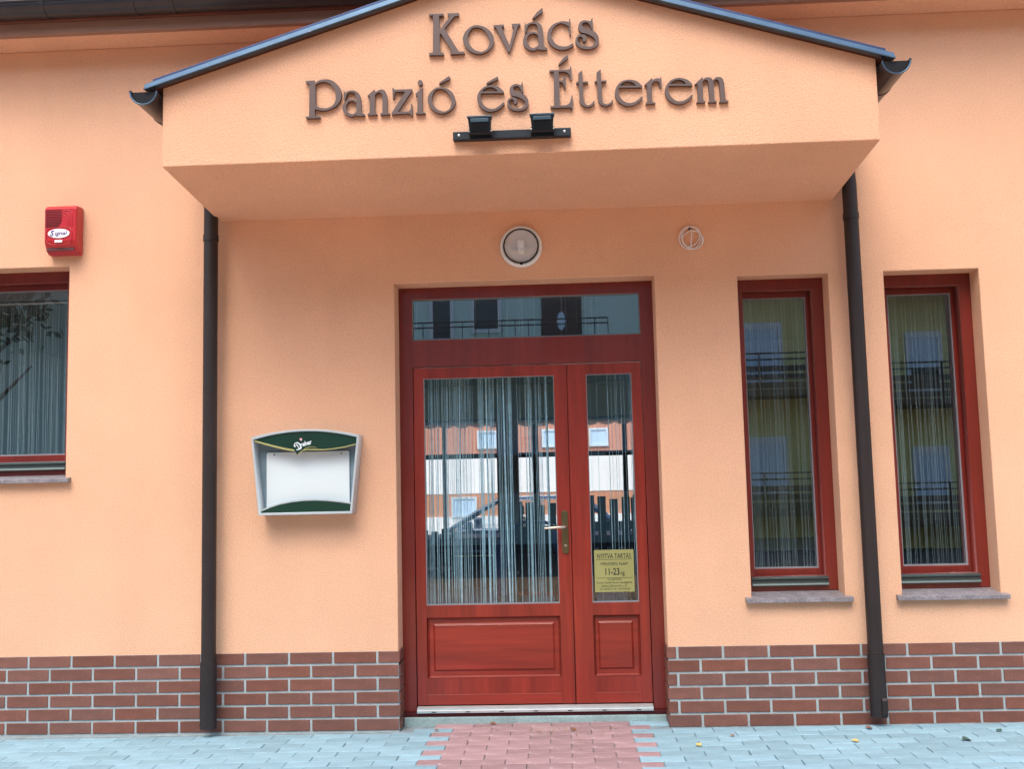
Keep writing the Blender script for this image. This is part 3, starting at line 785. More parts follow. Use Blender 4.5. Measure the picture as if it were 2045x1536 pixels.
# ================================================================== things on the facade
LETTERS = [[[-598,3751,0,-524,3751,0,-523,3740,0,-546,3740,0,-545,3663,0,-540,3669,0,-493,3733,0,-502,3738,0,-503,3751,0,-445,3750,0,-445,3736,0,-468,3735,0,-520,3673,0,-455,3559,1,-439,3548,0,-421,3547,0,-421,3536,0,-493,3537,0,-494,3547,0,-482,3549,0,-539,3647,0,-544,3645,0,-546,3551,0,-526,3545,0,-526,3534,0,-600,3536,0,-600,3547,0,-580,3548,0,-577,3730,1,-586,3742,0,-597,3742,0]],[[-354,3682,1,-319,3672,1,-288,3647,1,-272,3612,1,-273,3585,1,-293,3553,1,-322,3536,1,-349,3532,1,-384,3542,1,-412,3568,1,-428,3605,1,-422,3637,1,-402,3664,1,-379,3678,1],[-359,3671,1,-332,3664,1,-311,3642,1,-298,3611,1,-295,3583,1,-306,3556,1,-326,3544,1,-344,3543,1,-370,3554,1,-392,3578,1,-404,3611,1,-399,3641,1,-381,3666,1]],[[-272,3678,0,-220,3679,0,-219,3669,0,-232,3668,0,-194,3570,0,-169,3660,0,-179,3670,0,-180,3681,0,-137,3681,0,-137,3672,0,-149,3669,0,-191,3540,0,-197,3534,0,-204,3539,0,-259,3664,0,-272,3669,0]],[[-115,3686,0,-112,3686,0,-111,3672,0,-93,3682,1,-71,3687,1,-49,3682,1,-32,3666,1,-25,3647,1,-23,3615,0,-22,3564,0,-17,3554,1,-5,3548,0,-5,3538,0,-49,3540,0,-51,3547,0,-64,3540,1,-79,3536,1,-101,3545,1,-118,3562,1,-126,3585,1,-121,3608,1,-108,3625,1,-88,3634,1,-70,3635,1,-47,3625,0,-52,3662,1,-60,3674,1,-74,3677,1,-89,3675,1,-102,3660,1,-108,3639,1,-114,3628,0,-117,3637,0],[-50,3614,0,-62,3623,1,-75,3626,1,-93,3620,1,-104,3602,1,-106,3589,1,-98,3568,1,-86,3554,1,-72,3550,1,-57,3557,1,-49,3565,0]],[[-27,3757,0,-22,3751,0,-23,3737,0,-71,3703,0,-76,3705,0,-74,3708,0,-52,3736,0]],[[108,3693,0,114,3692,0,115,3613,0,111,3606,0,108,3613,0,106,3655,0,75,3672,1,50,3669,1,27,3649,1,16,3622,1,17,3604,1,28,3580,1,47,3560,1,71,3552,1,98,3553,1,122,3566,0,127,3562,0,124,3553,0,102,3540,1,68,3535,1,36,3544,1,12,3565,1,-2,3591,1,-3,3621,1,8,3648,1,30,3670,1,57,3680,1,84,3683,1,108,3677,0]],[[221,3692,0,225,3692,0,227,3640,0,222,3632,0,218,3638,0,213,3655,1,202,3669,1,189,3673,1,176,3668,1,173,3659,1,180,3647,1,201,3636,1,232,3622,1,249,3602,1,254,3582,1,250,3559,1,234,3541,1,207,3533,1,181,3534,1,152,3547,1,138,3568,1,138,3589,1,150,3605,1,170,3610,1,184,3607,1,193,3595,1,191,3580,1,181,3572,1,172,3578,1,174,3590,1,167,3598,1,156,3598,1,148,3586,1,153,3568,1,172,3551,1,199,3545,1,221,3550,1,234,3564,1,235,3582,1,218,3599,1,192,3613,1,166,3621,1,153,3641,1,156,3664,1,170,3680,1,190,3683,1,216,3676,0]],[[-1231,3428,0,-1183,3429,0,-1178,3417,0,-1159,3428,1,-1129,3433,1,-1098,3427,1,-1069,3405,1,-1051,3379,1,-1046,3351,1,-1050,3326,1,-1067,3299,1,-1094,3280,1,-1130,3270,1,-1159,3273,1,-1182,3281,0,-1181,3242,0,-1155,3240,0,-1155,3233,0,-1227,3233,0,-1231,3241,0,-1211,3243,0,-1209,3411,0,-1213,3415,0,-1224,3418,0],[-1178,3406,0,-1161,3416,1,-1138,3420,1,-1116,3415,1,-1094,3397,1,-1078,3368,1,-1074,3343,1,-1078,3316,1,-1092,3295,1,-1117,3283,1,-1144,3283,1,-1166,3291,1,-1178,3300,0]],[[-1034,3367,0,-1031,3367,0,-1030,3355,0,-1014,3365,1,-993,3369,1,-973,3364,1,-957,3350,1,-950,3333,1,-947,3304,0,-946,3258,0,-941,3249,1,-930,3244,0,-930,3235,0,-971,3236,0,-973,3243,0,-984,3236,1,-998,3233,1,-1019,3241,1,-1035,3256,1,-1042,3277,1,-1037,3297,1,-1026,3313,1,-1008,3321,1,-992,3322,1,-970,3313,0,-975,3346,1,-983,3357,1,-995,3360,1,-1010,3358,1,-1021,3344,1,-1026,3326,1,-1031,3316,0,-1034,3324,0],[-972,3303,0,-983,3312,1,-996,3314,1,-1012,3309,1,-1022,3292,1,-1023,3280,1,-1016,3261,1,-1004,3249,1,-992,3246,1,-978,3251,1,-971,3259,0]],[[-915,3338,0,-879,3369,0,-873,3357,0,-870,3355,0,-861,3363,1,-843,3368,1,-828,3361,1,-818,3344,1,-815,3323,0,-815,3250,0,-811,3244,1,-802,3241,0,-802,3237,0,-850,3235,0,-850,3243,0,-840,3246,0,-839,3328,1,-844,3347,1,-854,3353,1,-868,3350,1,-877,3337,0,-878,3249,0,-866,3242,0,-867,3237,0,-915,3237,0,-915,3244,0,-905,3248,0,-903,3338,0,-912,3334,0]],[[-788,3372,0,-781,3372,0,-778,3364,0,-688,3363,0,-688,3357,0,-763,3248,0,-711,3248,1,-698,3259,1,-694,3288,0,-690,3286,0,-687,3240,0,-689,3222,0,-694,3224,0,-700,3237,0,-794,3236,0,-794,3242,0,-723,3351,0,-768,3352,1,-776,3344,1,-782,3315,0,-785,3315,0,-787,3331,0]],[[-673,3337,0,-639,3367,0,-635,3360,0,-638,3357,0,-638,3247,0,-633,3240,1,-623,3238,0,-623,3234,0,-671,3232,0,-670,3238,0,-663,3242,0,-662,3328,0,-670,3330,0]],[[-647,3409,1,-638,3404,1,-635,3395,1,-639,3384,1,-647,3381,1,-656,3385,1,-659,3396,1,-655,3405,1]],[[-546,3367,1,-514,3359,1,-486,3336,1,-472,3304,1,-472,3279,1,-490,3250,1,-516,3235,1,-540,3230,1,-572,3240,1,-597,3263,1,-611,3298,1,-606,3327,1,-588,3351,1,-568,3364,1],[-550,3358,1,-526,3352,1,-506,3331,1,-495,3303,1,-492,3278,1,-502,3253,1,-520,3242,1,-536,3241,1,-560,3251,1,-579,3273,1,-590,3303,1,-585,3330,1,-570,3353,1]],[[-502,3423,0,-496,3417,0,-497,3407,0,-548,3384,0,-553,3388,0,-543,3396,0]],[[-227,3330,0,-227,3323,0,-343,3327,0,-344,3297,1,-336,3276,1,-321,3257,1,-301,3246,1,-279,3245,1,-257,3255,1,-230,3277,0,-226,3272,0,-228,3265,0,-249,3245,1,-271,3234,1,-300,3230,1,-326,3239,1,-350,3261,1,-361,3289,1,-360,3316,1,-346,3343,1,-323,3360,1,-295,3366,1,-264,3361,1,-242,3347,1],[-337,3336,0,-324,3349,1,-299,3357,1,-275,3351,1,-256,3333,0]],[[-258,3410,0,-254,3403,0,-255,3396,0,-310,3373,0,-314,3378,0,-307,3384,0]],[[-137,3375,0,-133,3375,0,-131,3327,0,-135,3320,0,-139,3325,0,-144,3340,1,-153,3353,1,-165,3357,1,-178,3352,1,-180,3344,1,-174,3333,1,-154,3323,1,-126,3310,1,-111,3292,1,-106,3273,1,-109,3252,1,-124,3236,1,-148,3229,1,-172,3230,1,-198,3241,1,-212,3261,1,-211,3280,1,-201,3294,1,-183,3299,1,-170,3296,1,-161,3286,1,-163,3271,1,-173,3264,1,-180,3270,1,-179,3281,1,-185,3288,1,-195,3288,1,-202,3277,1,-198,3260,1,-180,3245,1,-156,3240,1,-136,3244,1,-123,3257,1,-123,3274,1,-139,3289,1,-163,3302,1,-187,3309,1,-198,3328,1,-196,3349,1,-183,3363,1,-165,3367,1,-141,3360,0]],[[2,3431,0,92,3430,1,104,3435,1,106,3445,0,112,3444,0,112,3379,0,110,3373,0,105,3380,0,102,3400,1,91,3415,1,74,3421,1,49,3422,0,49,3374,0,64,3376,1,71,3384,1,75,3400,0,82,3397,0,82,3338,0,78,3330,0,75,3338,0,68,3361,1,59,3367,1,50,3367,0,49,3247,0,78,3248,1,95,3255,1,103,3271,1,110,3297,0,114,3295,0,115,3257,0,112,3225,0,107,3230,0,103,3235,0,3,3237,0,3,3246,0,21,3247,0,23,3413,1,18,3421,0,3,3424,0]],[[94,3507,0,98,3501,0,97,3491,0,53,3456,0,48,3459,0,51,3464,0,76,3495,0]],[[146,3408,0,166,3424,0,166,3365,0,194,3366,0,193,3359,0,167,3358,0,168,3279,0,171,3259,1,183,3245,1,198,3244,1,211,3253,1,218,3265,0,223,3262,0,221,3250,0,206,3238,1,187,3233,1,165,3241,1,150,3260,1,148,3283,0,147,3359,0,134,3359,0,135,3366,0,145,3366,0]],[[237,3409,0,258,3425,0,258,3366,0,285,3367,0,284,3360,0,259,3360,0,260,3281,0,262,3260,1,274,3246,1,289,3245,1,302,3254,1,309,3266,0,314,3264,0,312,3251,0,298,3239,1,278,3235,1,256,3242,1,242,3261,1,239,3284,0,238,3360,0,226,3360,0,226,3367,0,236,3367,0]],[[461,3330,0,461,3323,0,344,3327,0,343,3297,1,350,3277,1,365,3258,1,385,3247,1,407,3246,1,429,3255,1,457,3278,0,461,3272,0,459,3265,0,438,3246,1,415,3234,1,386,3231,1,360,3240,1,336,3261,1,325,3289,1,327,3316,1,341,3343,1,364,3360,1,393,3365,1,424,3361,1,446,3347,1],[350,3336,0,363,3349,1,388,3357,1,413,3351,1,432,3333,0]],[[472,3336,0,509,3368,0,512,3363,0,513,3357,0,523,3364,1,539,3367,1,551,3364,0,553,3374,0,556,3373,0,557,3326,0,552,3315,0,549,3321,0,546,3340,1,538,3350,1,525,3352,1,514,3347,1,507,3332,0,507,3251,0,512,3245,1,523,3242,0,523,3238,0,475,3236,0,475,3243,0,484,3247,0,484,3336,0,474,3333,0]],[[708,3328,0,708,3321,0,591,3326,0,590,3296,1,597,3275,1,612,3257,1,631,3246,1,654,3245,1,676,3254,1,704,3276,0,708,3271,0,705,3264,0,685,3245,1,662,3233,1,633,3230,1,607,3239,1,583,3260,1,572,3288,1,574,3315,1,589,3341,1,611,3358,1,641,3364,1,671,3359,1,693,3346,1],[598,3335,0,611,3347,1,636,3355,1,660,3350,1,679,3332,0]],[[719,3328,0,758,3363,0,761,3351,0,772,3359,1,787,3361,1,800,3357,1,810,3346,0,822,3357,1,837,3361,1,852,3356,1,860,3344,1,864,3324,0,867,3247,0,872,3239,1,883,3236,0,879,3231,0,837,3230,0,837,3236,0,843,3239,0,840,3323,1,836,3341,1,828,3348,1,818,3345,1,811,3335,0,813,3243,0,825,3234,0,823,3232,0,782,3232,0,782,3237,0,790,3241,0,786,3327,1,783,3343,1,774,3349,1,763,3344,1,757,3335,0,758,3245,0,769,3237,0,768,3233,0,725,3233,0,725,3238,0,732,3242,0,733,3329,0,722,3327,0]]]
sign = thing("letter_sign", "brown raised serif letters in two lines on the porch gable", "sign", (APX, CF, 3.08))
names = ["letter"] * len(LETTERS)
accents = {4, 12, 14, 16, 19}
prev = None
for k, cs in enumerate(LETTERS):
    pts = [smooth_contour(c) for c in cs]
    o = plate("accent" if k in accents and k != 12 else ("dot" if k == 12 else "letter"), pts, CF - 0.021, 0.0205, LETTER, sign, 0.0)
    child_at(o, sign)

flood = thing("floodlight_bar", "black bar with two small finned floodlights under the raised letters", "floodlight", (-0.193, CF, 3.085))
child_at(box("bar", -0.485, 0.100, CF - 0.040, CF - 0.001, 3.085, 3.126, BLUEBLACK, flood, 0.002), flood)
for sx in (-0.455, 0.068):
    child_at(MB().lathe([(0, 0.006), (0.004, 0.006), (0.0075, 0.003), (0.0075, 0)], 'Y', (sx, CF - 0.0395, 3.106), 12).build("screw", SCREW, flood), flood)
for hx in (-0.345, -0.040):
    T = Matrix.Translation((hx, CF - 0.088, 3.130)) @ Matrix.Rotation(math.radians(10), 4, 'X')
    b = MB(T)
    # housing: a shallow box, its lamp face tipped up toward the letters, its finned back toward the street
    b.add([(-0.057, -0.034, 0.036), (0.057, -0.034, 0.036), (0.057, 0.030, 0.040), (-0.057, 0.030, 0.040),
           (-0.050, -0.026, -0.036), (0.050, -0.026, -0.036), (0.050, 0.022, -0.036), (-0.050, 0.022, -0.036)],
          [(0, 1, 2, 3), (4, 7, 6, 5), (0, 4, 5, 1), (1, 5, 6, 2), (2, 6, 7, 3), (3, 7, 4, 0)])
    hd = child_at(b.build("lamp_head", BLUEBLACK, flood, 0.002), flood)
    rim = MB(T)
    rim.box(-0.061, 0.061, -0.039, 0.036, 0.038, 0.047)
    rim.build("rim", BLUERIM, hd, 0.002)
    bp_ = MB(T)
    bp_.box(-0.044, 0.044, -0.0385, -0.030, 0.016, 0.034)
    bp_.build("back_plate", BLUERIM, hd, 0.002)
    fins = MB(T)
    for k in range(9):
        fx = -0.040 + k * 0.010
        fins.add([(fx - 0.0017, -0.030, 0.014), (fx + 0.0017, -0.030, 0.014), (fx + 0.0017, -0.043, 0.012), (fx - 0.0017, -0.043, 0.012),
                  (fx - 0.0017, -0.025, -0.035), (fx + 0.0017, -0.025, -0.035), (fx + 0.0017, -0.041, -0.035), (fx - 0.0017, -0.041, -0.035)],
                 [(0, 1, 2, 3), (4, 7, 6, 5), (0, 4, 5, 1), (1, 5, 6, 2), (2, 6, 7, 3), (3, 7, 4, 0)])
    stuff(fins.build("heat_fins", BLACK, hd))
    for s in (-1, 1):
        box("bracket_arm", hx + s * 0.054 - 0.003, hx + s * 0.054 + 0.003, CF - 0.100, CF - 0.012, 3.092, 3.114, BLUEBLACK, hd)
    for s in (-1, 1):
        MB().lathe([(0, 0.004), (0.005, 0.003), (0.005, 0)], 'Y', (hx + s * 0.054, CF - 0.1, 3.103), 10).build("arm_screw", SCREW, hd)

lamp = thing("bulkhead_lamp", "round glass bulkhead lamp on the wall above the door", "lamp", (-0.192, 0, 2.645))
lc = (-0.192, 0, 2.763)
child_at(MB().lathe([(0.118, 0.0), (0.123, 0.006), (0.123, 0.030), (0.117, 0.037), (0.104, 0.038), (0.104, 0.030)], 'Y', lc, 48).build("base_ring", WHITEPL, lamp), lamp)
child_at(MB().lathe([(0.1035, 0.039), (0.1035, 0.046), (0.098, 0.048), (0.096, 0.040)], 'Y', lc, 48).build("gasket", BLACK, lamp), lamp)
child_at(MB().lathe([(0.1045, 0.031), (0.085, 0.026), (0.050, 0.018), (0.0, 0.016)], 'Y', lc, 48).build("reflector", REFLECT, lamp), lamp)
child_at(box("latch", -0.2, -0.184, -0.047, -0.036, 2.652, 2.664, BLACK, lamp), lamp)
dome = [(0.0985 * math.cos(a), 0.044 + 0.052 * math.sin(a)) for a in [math.pi / 2 * k / 12 for k in range(13)]]
child_at(MB().lathe(dome, 'Y', lc, 48).build("glass_dome", DOME, lamp), lamp)
child_at(MB().tube([(-0.192, -0.050, 2.745), (-0.192, -0.054, 2.775), (-0.192, -0.054, 2.790)], [0.019, 0.021, 0.021], 16).build("lamp_holder", WHITEPL, lamp), lamp)
bb_ = MB()
for k in range(4):
    bb_.tube([(-0.192 - 0.017, -0.056, 2.743 - k * 0.009), (-0.192 + 0.017, -0.056, 2.740 - k * 0.009)], 0.0045, 8)
child_at(stuff(bb_.build("bulb", BULB, lamp)), lamp)

coil = thing("cable_coil", "thin grey cable coiled in loops and hanging from a wall hole", "cable", (0.808, 0, 2.715))
pts = []
cx0, cz0 = 0.806, 2.792
for k in range(0, 150):
    a = math.radians(95 + k * 9.2)
    turn = k / 150
    rr = 0.059 + 0.005 * math.sin(turn * 11) + 0.004 * math.sin(turn * 23)
    ox, oz = 0.010 * math.sin(turn * 8.0), -0.018 * max(0, math.sin(turn * 9.5 - 0.6)) + 0.010 * math.sin(turn * 17)
    pts.append((cx0 + ox + rr * 0.98 * math.cos(a), -0.006 - 0.010 * turn, cz0 + oz + rr * 1.02 * math.sin(a)))
child_at(MB().tube(pts, 0.0034, 6).build("loops", CABLE, coil), coil)
lead = [(0.800, 0.02, 2.842), (0.802, -0.008, 2.838), (0.806, -0.016, 2.820), (0.808, -0.018, 2.800), (0.804, -0.018, 2.778), (0.801, -0.017, 2.755), (0.803, -0.015, 2.735)]
child_at(MB().tube(lead, 0.0034, 8).build("lead", CABLE, coil), coil)
child_at(MB().lathe([(0.010, 0.0012), (0.0, 0.0012)], 'Y', (0.800, -0.0006, 2.841), 14).build("wall_hole", BLACK, coil), coil)

siren = thing("alarm_siren", "red plastic alarm siren box with oval white badge above the left window", "siren", (-2.925, 0, 2.80))
SX0, SX1 = -3.030, -2.832
prof = [(-0.002, 2.800), (-0.040, 2.803), (-0.066, 2.822), (-0.084, 2.858), (-0.092, 2.880), (-0.094, 3.070), (-0.080, 3.092), (-0.002, 3.098)]
sb = MB().prism_x(prof, SX0, SX1).build("housing", REDPL, siren, 0.012, 3)
child_at(sb, siren)
yS = -0.0945
sl_ = MB()
for k in range(11):
    z = 3.062 - k * 0.0098
    sl_.box(-3.020, -2.922 - (0.006 * max(0, k - 7)), yS - 0.0006, yS + 0.004, z - 0.0026, z + 0.0022)
child_at(stuff(sl_.build("sound_slots", DARKRED, siren)), siren)
rb = MB()
for k, d in enumerate((0, 0.014, 0.027)):
    rb.tube([(-2.918, yS, 3.060 - d), (-2.882 - d, yS, 3.058 - d), (-2.866 - d, yS, 3.048 - d), (-2.860 - d, yS, 3.030 - d), (-2.860 - d, yS, 2.965)], 0.0022, 6)
child_at(stuff(rb.build("raised_ribs", REDPL, siren)), siren)
cap_z = 2.9135
ring = [(-3.012, 2.900), (-3.012, 2.920)]
rr_ = [(-2.937 + 0.078 * math.copysign(abs(math.cos(a)) ** 0.55, math.cos(a)), yS, 2.906 + 0.052 * math.copysign(abs(math.sin(a)) ** 0.55, math.sin(a))) for a in [2 * math.pi * k / 40 for k in range(41)]]
child_at(MB().tube(rr_, 0.0022, 6, False).build("raised_border", REDPL, siren), siren)
bo = plate("badge", [ell(-2.938, 2.921, 0.066, 0.028, 40)], yS - 0.002, 0.0025, BADGE, siren)
child_at(bo, siren)
text("badge_lettering", "S", -2.981, 2.906, yS - 0.0027, 0.047, INKBLUE, bo, 0.026, 0.25, 0, 0.0014)
text("badge_lettering", "ignal", -2.927, 2.911, yS - 0.0027, 0.034, INKBLUE, bo, 0.076, 0.25, 0, 0.0004)
child_at(box("status_light", -2.962, -2.916, yS - 0.0025, yS + 0.002, 2.866, 2.881, BADGE, siren, 0.001), siren)
child_at(plate("recess_shade", [[(-3.015, 2.815), (-2.85, 2.815), (-2.85, 2.845), (-2.90, 2.860), (-3.0, 2.860), (-3.015, 2.845)]], -0.0, 0.004, DARKRED, siren), siren)  # no real lens: dark plate painted as the shaded recess at the bottom
lens = siren.children[-1]
lens.data.transform(Matrix.Translation((0, -0.0735, 2.838)) @ Matrix.Rotation(math.radians(-31), 4, 'X') @ Matrix.Translation((0, -0.002, -2.838)))  # tilts the dark recess plate onto the housing

menu = thing("menu_board", "silver framed display board with green header and blank white sheet", "sign", (-1.455, 0, 1.228))
mc, mw0, mw1 = -1.456, 0.312, 0.270
def mx(side, z, inset=0.0):
    t = (z - 1.228) / (1.675 - 1.228)
    return mc + side * (mw1 + (mw0 - mw1) * t - inset)
def arch(z_side, z_mid, hw, n=16):
    return [(mc + hw - 2 * hw * k / n, z_side + (z_mid - z_side) * (1 - (2 * k / n - 1) ** 2)) for k in range(n + 1)]
outer = [(mx(-1, 1.228), 1.228), (mx(1, 1.228), 1.228)] + arch(1.675, 1.715, mw0)
ins = 0.013
inner = [(mx(-1, 1.241, ins), 1.241), (mx(1, 1.241, ins), 1.241)] + arch(1.662, 1.703, mw0 - ins)
child_at(plate("frame", [outer, inner], -0.120, 0.119, SILVER, menu, 0.002), menu)
child_at(plate("back_panel", [inner], -0.030, 0.004, GREYBACK, menu), menu)
wz0, wz1, wx0, wx1 = 1.255, 1.588, -1.700, -1.216
rc = 0.010
sheet = []
for (cx, cz, a0) in ((wx1 - rc, wz1 - rc, 0), (wx0 + rc, wz1 - rc, 90), (wx0 + rc, wz0 + rc, 180), (wx1 - rc, wz0 + rc, 270)):
    for k in range(5):
        a = math.radians(a0 + k * 22.5)
        sheet.append((cx + rc * math.cos(a), cz + rc * math.sin(a)))
child_at(plate("white_sheet", [sheet], -0.045, 0.005, SHEETW, menu), menu)
for pxx in (-1.655, -1.262):
    child_at(MB().lathe([(0, 0.005), (0.004, 0.004), (0.004, 0)], 'Y', (pxx, -0.045, 1.574), 10).build("pin", BLACK, menu), menu)
low = [(-1.756, 1.657), (-1.70, 1.640), (-1.654, 1.627), (-1.58, 1.609), (-1.516, 1.5965), (-1.504, 1.567), (-1.478, 1.590), (-1.455, 1.600), (-1.417, 1.596), (-1.35, 1.594), (-1.299, 1.597), (-1.23, 1.606), (-1.160, 1.622)]
hdr = low + [(mx(1, 1.655, ins) - 0.0005, 1.655)] + [(x, z - 0.0005) for x, z in arch(1.6615, 1.7025, mw0 - ins - 0.0005)]
hd = plate("header", [hdr], -0.110, 0.004, GREEN, menu)
child_at(hd, menu)
def strip(pl, w0, w1):
    n = len(pl)
    return pl + [(x, z - (w0 + (w1 - w0) * i / (n - 1))) for i, (x, z) in reversed(list(enumerate(pl)))]
plate("gold_stripe", [strip([(-1.757, 1.663), (-1.70, 1.644), (-1.654, 1.631), (-1.58, 1.612), (-1.520, 1.600)], 0.009, 0.011)], -0.1112, 0.0012, GOLD, hd)
plate("gold_stripe", [strip([(-1.470, 1.598), (-1.44, 1.6015), (-1.40, 1.600), (-1.35, 1.598), (-1.299, 1.601), (-1.23, 1.610), (-1.162, 1.626)], 0.007, 0.005)], -0.1112, 0.0012, GOLD, hd)
plate("gold_stripe", [strip([(-1.503, 1.569), (-1.480, 1.590), (-1.455, 1.607), (-1.43, 1.614), (-1.405, 1.612), (-1.39, 1.608)], 0.004, 0.002)], -0.1116, 0.0016, GOLD, hd)
plate("brand_initial", [smooth_contour([-1522.7,1625.3,1,-1514.9,1638.5,1,-1500.6,1641.9,1,-1487.9,1634.3,1,-1479.4,1621.4,1,-1476.3,1611.5,1,-1482.3,1601.8,1,-1495.1,1598.0,1,-1506.5,1595.1,0,-1507.9,1599.7,0,-1497.2,1603.3,0,-1494.3,1606.4,0,-1502.1,1617.8,0,-1509.8,1627.1,0,-1507.8,1632.7,0,-1503.5,1631.2,0,-1495.7,1616.9,0,-1489.1,1607.3,0,-1485.8,1611.8,1,-1489.3,1624.5,1,-1497.8,1633.1,1,-1507.8,1636.5,1,-1514.2,1632.1,1,-1515.6,1625.1,1,-1512.1,1619.4,0,-1510.4,1616.3,0,-1514.9,1613.3,1,-1520.6,1617.5,1])], -0.1115, 0.0012, INKW, hd)
text("brand_lettering", "reher", -1.4505, 1.6225, -0.1115, 0.036, INKW, hd, 0.068, 0.1, math.radians(14), 0.0012)
plate("emblem", [[(-1.492, 1.661), (-1.476, 1.665), (-1.474, 1.655), (-1.480, 1.648), (-1.486, 1.655)]], -0.1115, 0.0012, PINK, hd)
foot_top = [(-1.717, 1.249), (-1.66, 1.272), (-1.606, 1.288), (-1.53, 1.301), (-1.465, 1.3065), (-1.40, 1.307), (-1.33, 1.303), (-1.26, 1.294), (mx(1, 1.283, ins) - 0.001, 1.283)]
ft = plate("footer", [foot_top + [(mx(1, 1.242, ins) - 0.001, 1.2425), (mx(-1, 1.242, ins) + 0.001, 1.2425)]], -0.110, 0.004, GREEN, menu)
child_at(ft, menu)
plate("silver_stripe", [strip([(x, z + 0.008) for x, z in foot_top], 0.0085, 0.0085)], -0.1112, 0.0012, SILVER, ft)

# ================================================================== string curtains
def string_curtain(label, x0, x1, y, z0, z1, n, seed, clumps=0, sparse=None, wide=(), mt=None):
    rg = random.Random(seed)
    t = thing("string_curtain", label, "curtain", ((x0 + x1) / 2, y, z0), "string curtains behind the glass")
    mb = MB()
    xs = [x0 + (x1 - x0) * rg.random() for _ in range(n)]
    for _ in range(clumps):
        c = rg.uniform(x0, x1)
        xs += [min(max(c + rg.gauss(0, 0.010), x0), x1) for _ in range(6)]
    if sparse:
        xs = [x for x in xs if not (sparse[0] < x < sparse[1]) or rg.random() < sparse[2]]
    items = [(x, rg.uniform(0.0007, 0.0015)) for x in xs] + [(x, w) for x, w in wide]
    for x, w in items:
        p1, p2, am = rg.uniform(0, 6), rg.uniform(0, 6), rg.uniform(0.001, 0.0055)
        dy = rg.uniform(-0.012, 0.012)
        lean = rg.gauss(0, 0.006)
        pts = []
        for k in range(8):
            u = k / 7
            pts.append((x + am * math.sin(p1 + 3.5 * u) * u + lean * u, y + dy + am * math.sin(p2 + 3 * u), z1 - (z1 - z0) * u))
        mb.tube(pts, w, 4, False)
    child_at(stuff(mb.build("strings", mt or STRING, t)), t)
    child_at(MB().tube([(x0 - 0.02, y, z1 + 0.004), (x1 + 0.02, y, z1 + 0.004)], 0.008, 8).build("rod", PVC, t), t)
    return t
string_curtain("pale string curtain behind the wide left window", -4.05, -2.96, 0.430, 1.30, 2.60, 95, 1, 4, mt=STRING2)
string_curtain("pale string curtain behind the narrow closed window", 1.06, 1.66, 0.430, 0.62, 2.58, 62, 2, 1, mt=STRING2)
string_curtain("pale string curtain behind the tilted window at the far right", 1.90, 2.56, 0.430, 0.62, 2.58, 64, 3, 1, mt=STRING2)
string_curtain("tangled pale string curtain behind the wide door pane", -0.83, 0.03, 0.285, 0.62, 2.06, 84, 4, 9, (-0.17, 0.03, 0.35),
               [(-0.072, 0.0055), (-0.60, 0.004), (-0.335, 0.005), (-0.44, 0.0045), (-0.18, 0.004), (-0.30, 0.005)])
string_curtain("sparse pale string curtain behind the narrow door pane", 0.16, 0.46, 0.285, 0.62, 2.06, 15, 5)
string_curtain("faint string curtain behind the fanlight over the door", -0.86, 0.49, 0.300, 2.16, 2.54, 16, 6, mt=STRING2)

# ================================================================== the room behind
FZ = 0.06
structure(box("room_floor", -4.6, 4.6, 0.26, 7.0, FZ - 0.1, FZ, FLOORW))
structure(box("room_ceiling", -4.6, 4.6, 0.41, 7.0, 2.62, 2.72, CEIL))
for nm, xw, wins in (("wall_left", -4.7, [(4.0, 6.5, 0.75, 2.35)]), ("wall_right", 4.6, [(0.7, 2.6, 0.75, 2.35), (3.0, 5.0, 0.75, 2.35)])):   # unseen side windows, added to let daylight into the dark room
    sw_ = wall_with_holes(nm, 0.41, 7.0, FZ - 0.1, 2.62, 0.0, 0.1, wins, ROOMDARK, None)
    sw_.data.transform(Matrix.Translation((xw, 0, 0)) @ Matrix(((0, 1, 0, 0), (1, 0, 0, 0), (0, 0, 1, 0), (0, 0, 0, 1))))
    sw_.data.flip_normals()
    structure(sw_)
    for ya, yb in [(w_[0], w_[1]) for w_ in wins]:
        box("added_side_pane", xw + 0.048, xw + 0.052, ya, yb, 0.75, 2.35, DOORGLASS, sw_)
FX0, FX1, FZ0, FZ1 = -1.95, 1.12, 0.46, 2.185
bw = wall_with_holes("wall_back", -4.7, 4.7, -0.45, 2.9, 7.0, 7.3, [(FX0, FX1, FZ0, FZ1)], ROOMWALL, None)
structure(bw)
box("added_dark_panel", -4.59, 4.59, 6.965, 6.998, FZ + 0.001, FZ0 - 0.01, CHAIRW, bw)  # added dark panel so the lit wall under the far window reads dark
xsb = [FX0 + 0.06, -1.508, -1.463, -0.352, -0.268, 0.806, 0.865, FX1 - 0.06]
fw = plate("far_window", [rect(FX0, FX1, FZ0, FZ1)] + [rect(a, b, c, d) for a, b in zip(xsb[0::2], xsb[1::2]) for c, d in ((FZ0 + 0.05, 1.688), (1.750, FZ1 - 0.05))],
           7.05, 0.06, CHAIRW, bw)
for a, b in zip(xsb[0::2], xsb[1::2]):
    box("pane", a, b, 7.075, 7.080, FZ0 + 0.05, 1.688, DOORGLASS, fw)
    box("pane", a, b, 7.075, 7.080, 1.750, FZ1 - 0.05, DOORGLASS, fw)
beam = tag(box("ceiling_beam", -4.6, 4.6, 3.4, 3.62, 2.46, 2.6195, CEIL), "pale beam crossing the ceiling inside the room", "beam")
pil = tag(box("pillar", -0.775, -0.515, 6.55, 6.80, FZ, 2.6195, PILLAR, None, 0.01), "grey square pillar inside, before the far windows", "pillar")
val = thing("valance", "scalloped pale valance on a dark rod at the far window", "curtain", (-0.4, 6.93, 2.0))
sc = [(FX0, 2.165)]
zz = []
